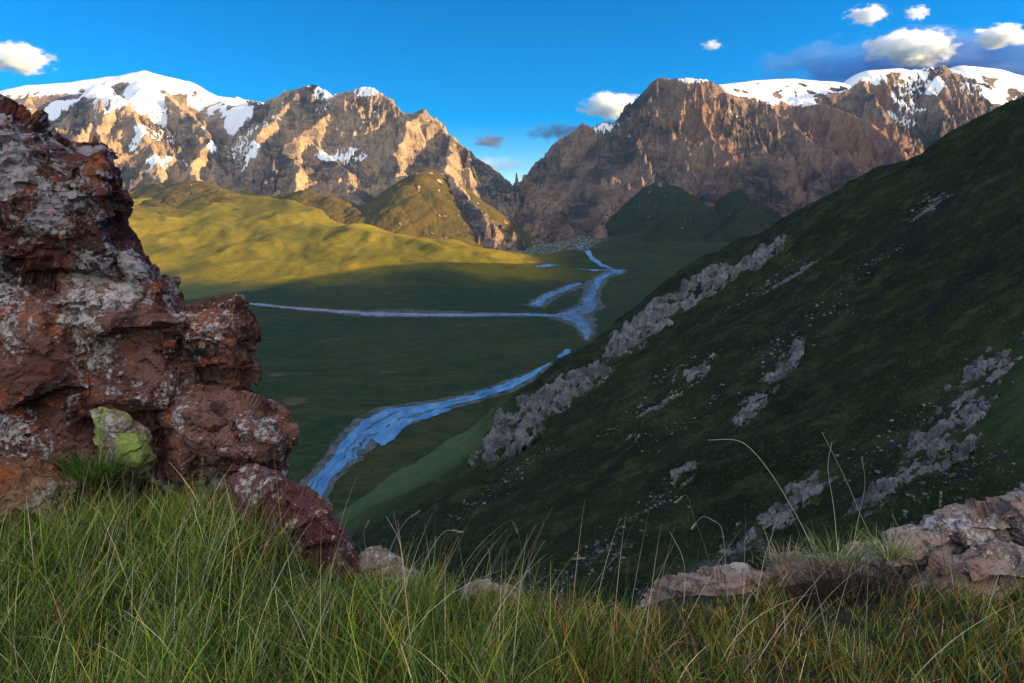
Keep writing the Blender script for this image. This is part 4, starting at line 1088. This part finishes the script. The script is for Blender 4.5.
def cloud(label, px, py, hw, hh, d, dens, col, seed, soft=.75, depth=.7, name='cloud'):
    c = P(px, py, d); k = d / F_PX
    bm = bmesh.new(); bmesh.ops.create_icosphere(bm, subdivisions=3, radius=1.0); me = bpy.data.meshes.new(name); bm.to_mesh(me); bm.free()
    rx, rz = hw * k * 1.2, hh * k * 1.15
    o = link(name, me, mat_cloud('cloud_vapour', dens * 1.5, col, 2.2 * max(1, hw / hh * .45), 1.8, 2.0, seed, soft))
    o.location = c; o.scale = (rx, rx * depth, rz)
    tag(o, label, 'cloud', 'clouds over the mountains')
W = (.90, .95, 1.0)
cloud('white puffy cloud at the left edge of the sky', 16, 58, 34, 14, 15000, .012, W, 1)
cloud('white cloud rising behind the shoulder of the right massif', 612, 106, 30, 13, 15000, .010, W, 2)
cloud('small white cloud near the top right, left of a smaller one', 868, 15, 20, 9, 15000, .010, W, 3)
cloud('tiny white cloud at the top, right of the small one', 917, 13, 11, 7, 15000, .010, W, 4)
cloud('faint wisp of cloud above the right massif', 712, 45, 10, 5, 15000, .005, W, 5)
cloud('large bright cloud standing on the dark cloud bank', 915, 48, 42, 17, 15000, .012, W, 6)
cloud('white cloud at the right edge of the sky over the bank', 1000, 36, 26, 10, 15000, .012, W, 7)
cloud('small slate cloud over the gap between the massifs', 490, 141, 17, 8, 15000, .006, (.35, .42, .55), 8)
cloud('thin dark cloud left of the right massif shoulder', 560, 132, 34, 9, 15500, .0022, (.25, .36, .55), 9)
cloud('long dark blue cloud bank behind the right snow domes', 950, 66, 165, 30, 17500, .0012, (.13, .31, .75), 10, .5, .4)
cloud('pale thin cloud low in the gap between the massifs', 498, 165, 40, 9, 17500, .0009, W, 11, .8, .5)

# ================================================================== haze
def build_haze():
    bpy.context.view_layer.update()
    lo = np.full(3, 1e9); hi = np.full(3, -1e9)
    for o in SC.objects:
        if o.type == 'MESH' and o.get('category') != 'cloud':
            for c in o.bound_box:
                p = np.array(o.matrix_world @ Vector(c)); lo = np.minimum(lo, p); hi = np.maximum(hi, p)
    print('BOUNDS', lo, hi)
    lo = lo - np.array([50, 50, 1.0]); hi = hi + np.array([50, 50, 30])
    V = [(x, y, z) for z in (lo[2], hi[2]) for y in (lo[1], hi[1]) for x in (lo[0], hi[0])]
    me = mesh_from('haze', V, [(0, 2, 3, 1), (4, 5, 7, 6), (0, 1, 5, 4), (2, 6, 7, 3), (0, 4, 6, 2), (1, 3, 7, 5)], False)
    t = NT('air_haze'); v = t.n('ShaderNodeVolumePrincipled'); v.inputs['Color'].default_value = (.16, .42, 1.0, 1); v.inputs['Density'].default_value = HAZE
    t.l(v.outputs[0], t.out.inputs['Volume'])
    tag(link('haze', me, t.m), 'thin blue mountain air filling the valley', 'haze', kind='stuff')
HAZE = 0.9e-5
build_haze()

# ================================================================== light, sky, camera
SKY_FILL = 9.0
w = bpy.data.worlds.new('World'); SC.world = w; w.use_nodes = True
nt = w.node_tree; nt.nodes.clear()
out = nt.nodes.new('ShaderNodeOutputWorld'); bg = nt.nodes.new('ShaderNodeBackground'); sky = nt.nodes.new('ShaderNodeTexSky')
sky.sky_type = 'NISHITA'; sky.sun_disc = False; sky.sun_elevation = SUN_EL; sky.sun_rotation = SUN_AZ
sky.altitude = 3000; sky.air_density = 1.0; sky.dust_density = .5; sky.ozone_density = 1.8
hs = nt.nodes.new('ShaderNodeHueSaturation'); hs.inputs['Saturation'].default_value = 1.7; hs.inputs['Value'].default_value = 1.0; hs.inputs['Hue'].default_value = .506
nt.links.new(sky.outputs[0], hs.inputs['Color'])
# added bright patch of sky, unseen high behind the camera, to fill the foreground
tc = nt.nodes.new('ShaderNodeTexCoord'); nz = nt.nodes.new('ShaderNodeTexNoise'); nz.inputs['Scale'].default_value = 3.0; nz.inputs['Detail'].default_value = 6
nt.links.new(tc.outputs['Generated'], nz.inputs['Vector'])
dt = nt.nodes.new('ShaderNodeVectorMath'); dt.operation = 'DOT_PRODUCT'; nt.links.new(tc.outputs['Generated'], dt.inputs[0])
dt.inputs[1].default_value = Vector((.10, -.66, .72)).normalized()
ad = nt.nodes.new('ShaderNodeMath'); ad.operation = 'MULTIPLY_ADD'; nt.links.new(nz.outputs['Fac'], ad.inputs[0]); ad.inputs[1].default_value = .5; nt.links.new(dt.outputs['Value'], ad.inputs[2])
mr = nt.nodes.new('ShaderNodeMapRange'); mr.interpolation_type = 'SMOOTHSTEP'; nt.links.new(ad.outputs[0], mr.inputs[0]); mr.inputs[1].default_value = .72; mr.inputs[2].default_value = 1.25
mx = nt.nodes.new('ShaderNodeMix'); mx.data_type = 'RGBA'; nt.links.new(mr.outputs[0], mx.inputs[0]); nt.links.new(hs.outputs[0], mx.inputs[6]); mx.inputs[7].default_value = (SKY_FILL * .94, SKY_FILL * .95, SKY_FILL * .97, 1)
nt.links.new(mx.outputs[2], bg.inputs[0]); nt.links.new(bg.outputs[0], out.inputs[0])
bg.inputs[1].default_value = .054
sl = bpy.data.lights.new('sun', 'SUN'); sl.energy = 4.2; sl.angle = R(.5); sl.color = (1.0, .68, .30)
so = bpy.data.objects.new('sun', sl); COL.objects.link(so); so.rotation_euler = Vector(-S).to_track_quat('-Z', 'Y').to_euler()
so.location = (3000, -600, 2000)

cam = bpy.data.cameras.new('camera'); co = bpy.data.objects.new('camera', cam); COL.objects.link(co)
cam.sensor_width = 36; cam.lens = 36 * F_PX / 1024; cam.clip_start = .05; cam.clip_end = 90000
co.rotation_euler = (math.pi / 2 - TH, 0, 0); SC.camera = co
SC.view_settings.view_transform = 'Standard'; SC.view_settings.look = 'None'; SC.view_settings.exposure = 2.0; SC.view_settings.gamma = 1
SC.cycles.use_denoising = True
SC.cycles.max_bounces = 12; SC.cycles.diffuse_bounces = 3; SC.cycles.transparent_max_bounces = 6; SC.cycles.volume_bounces = 10
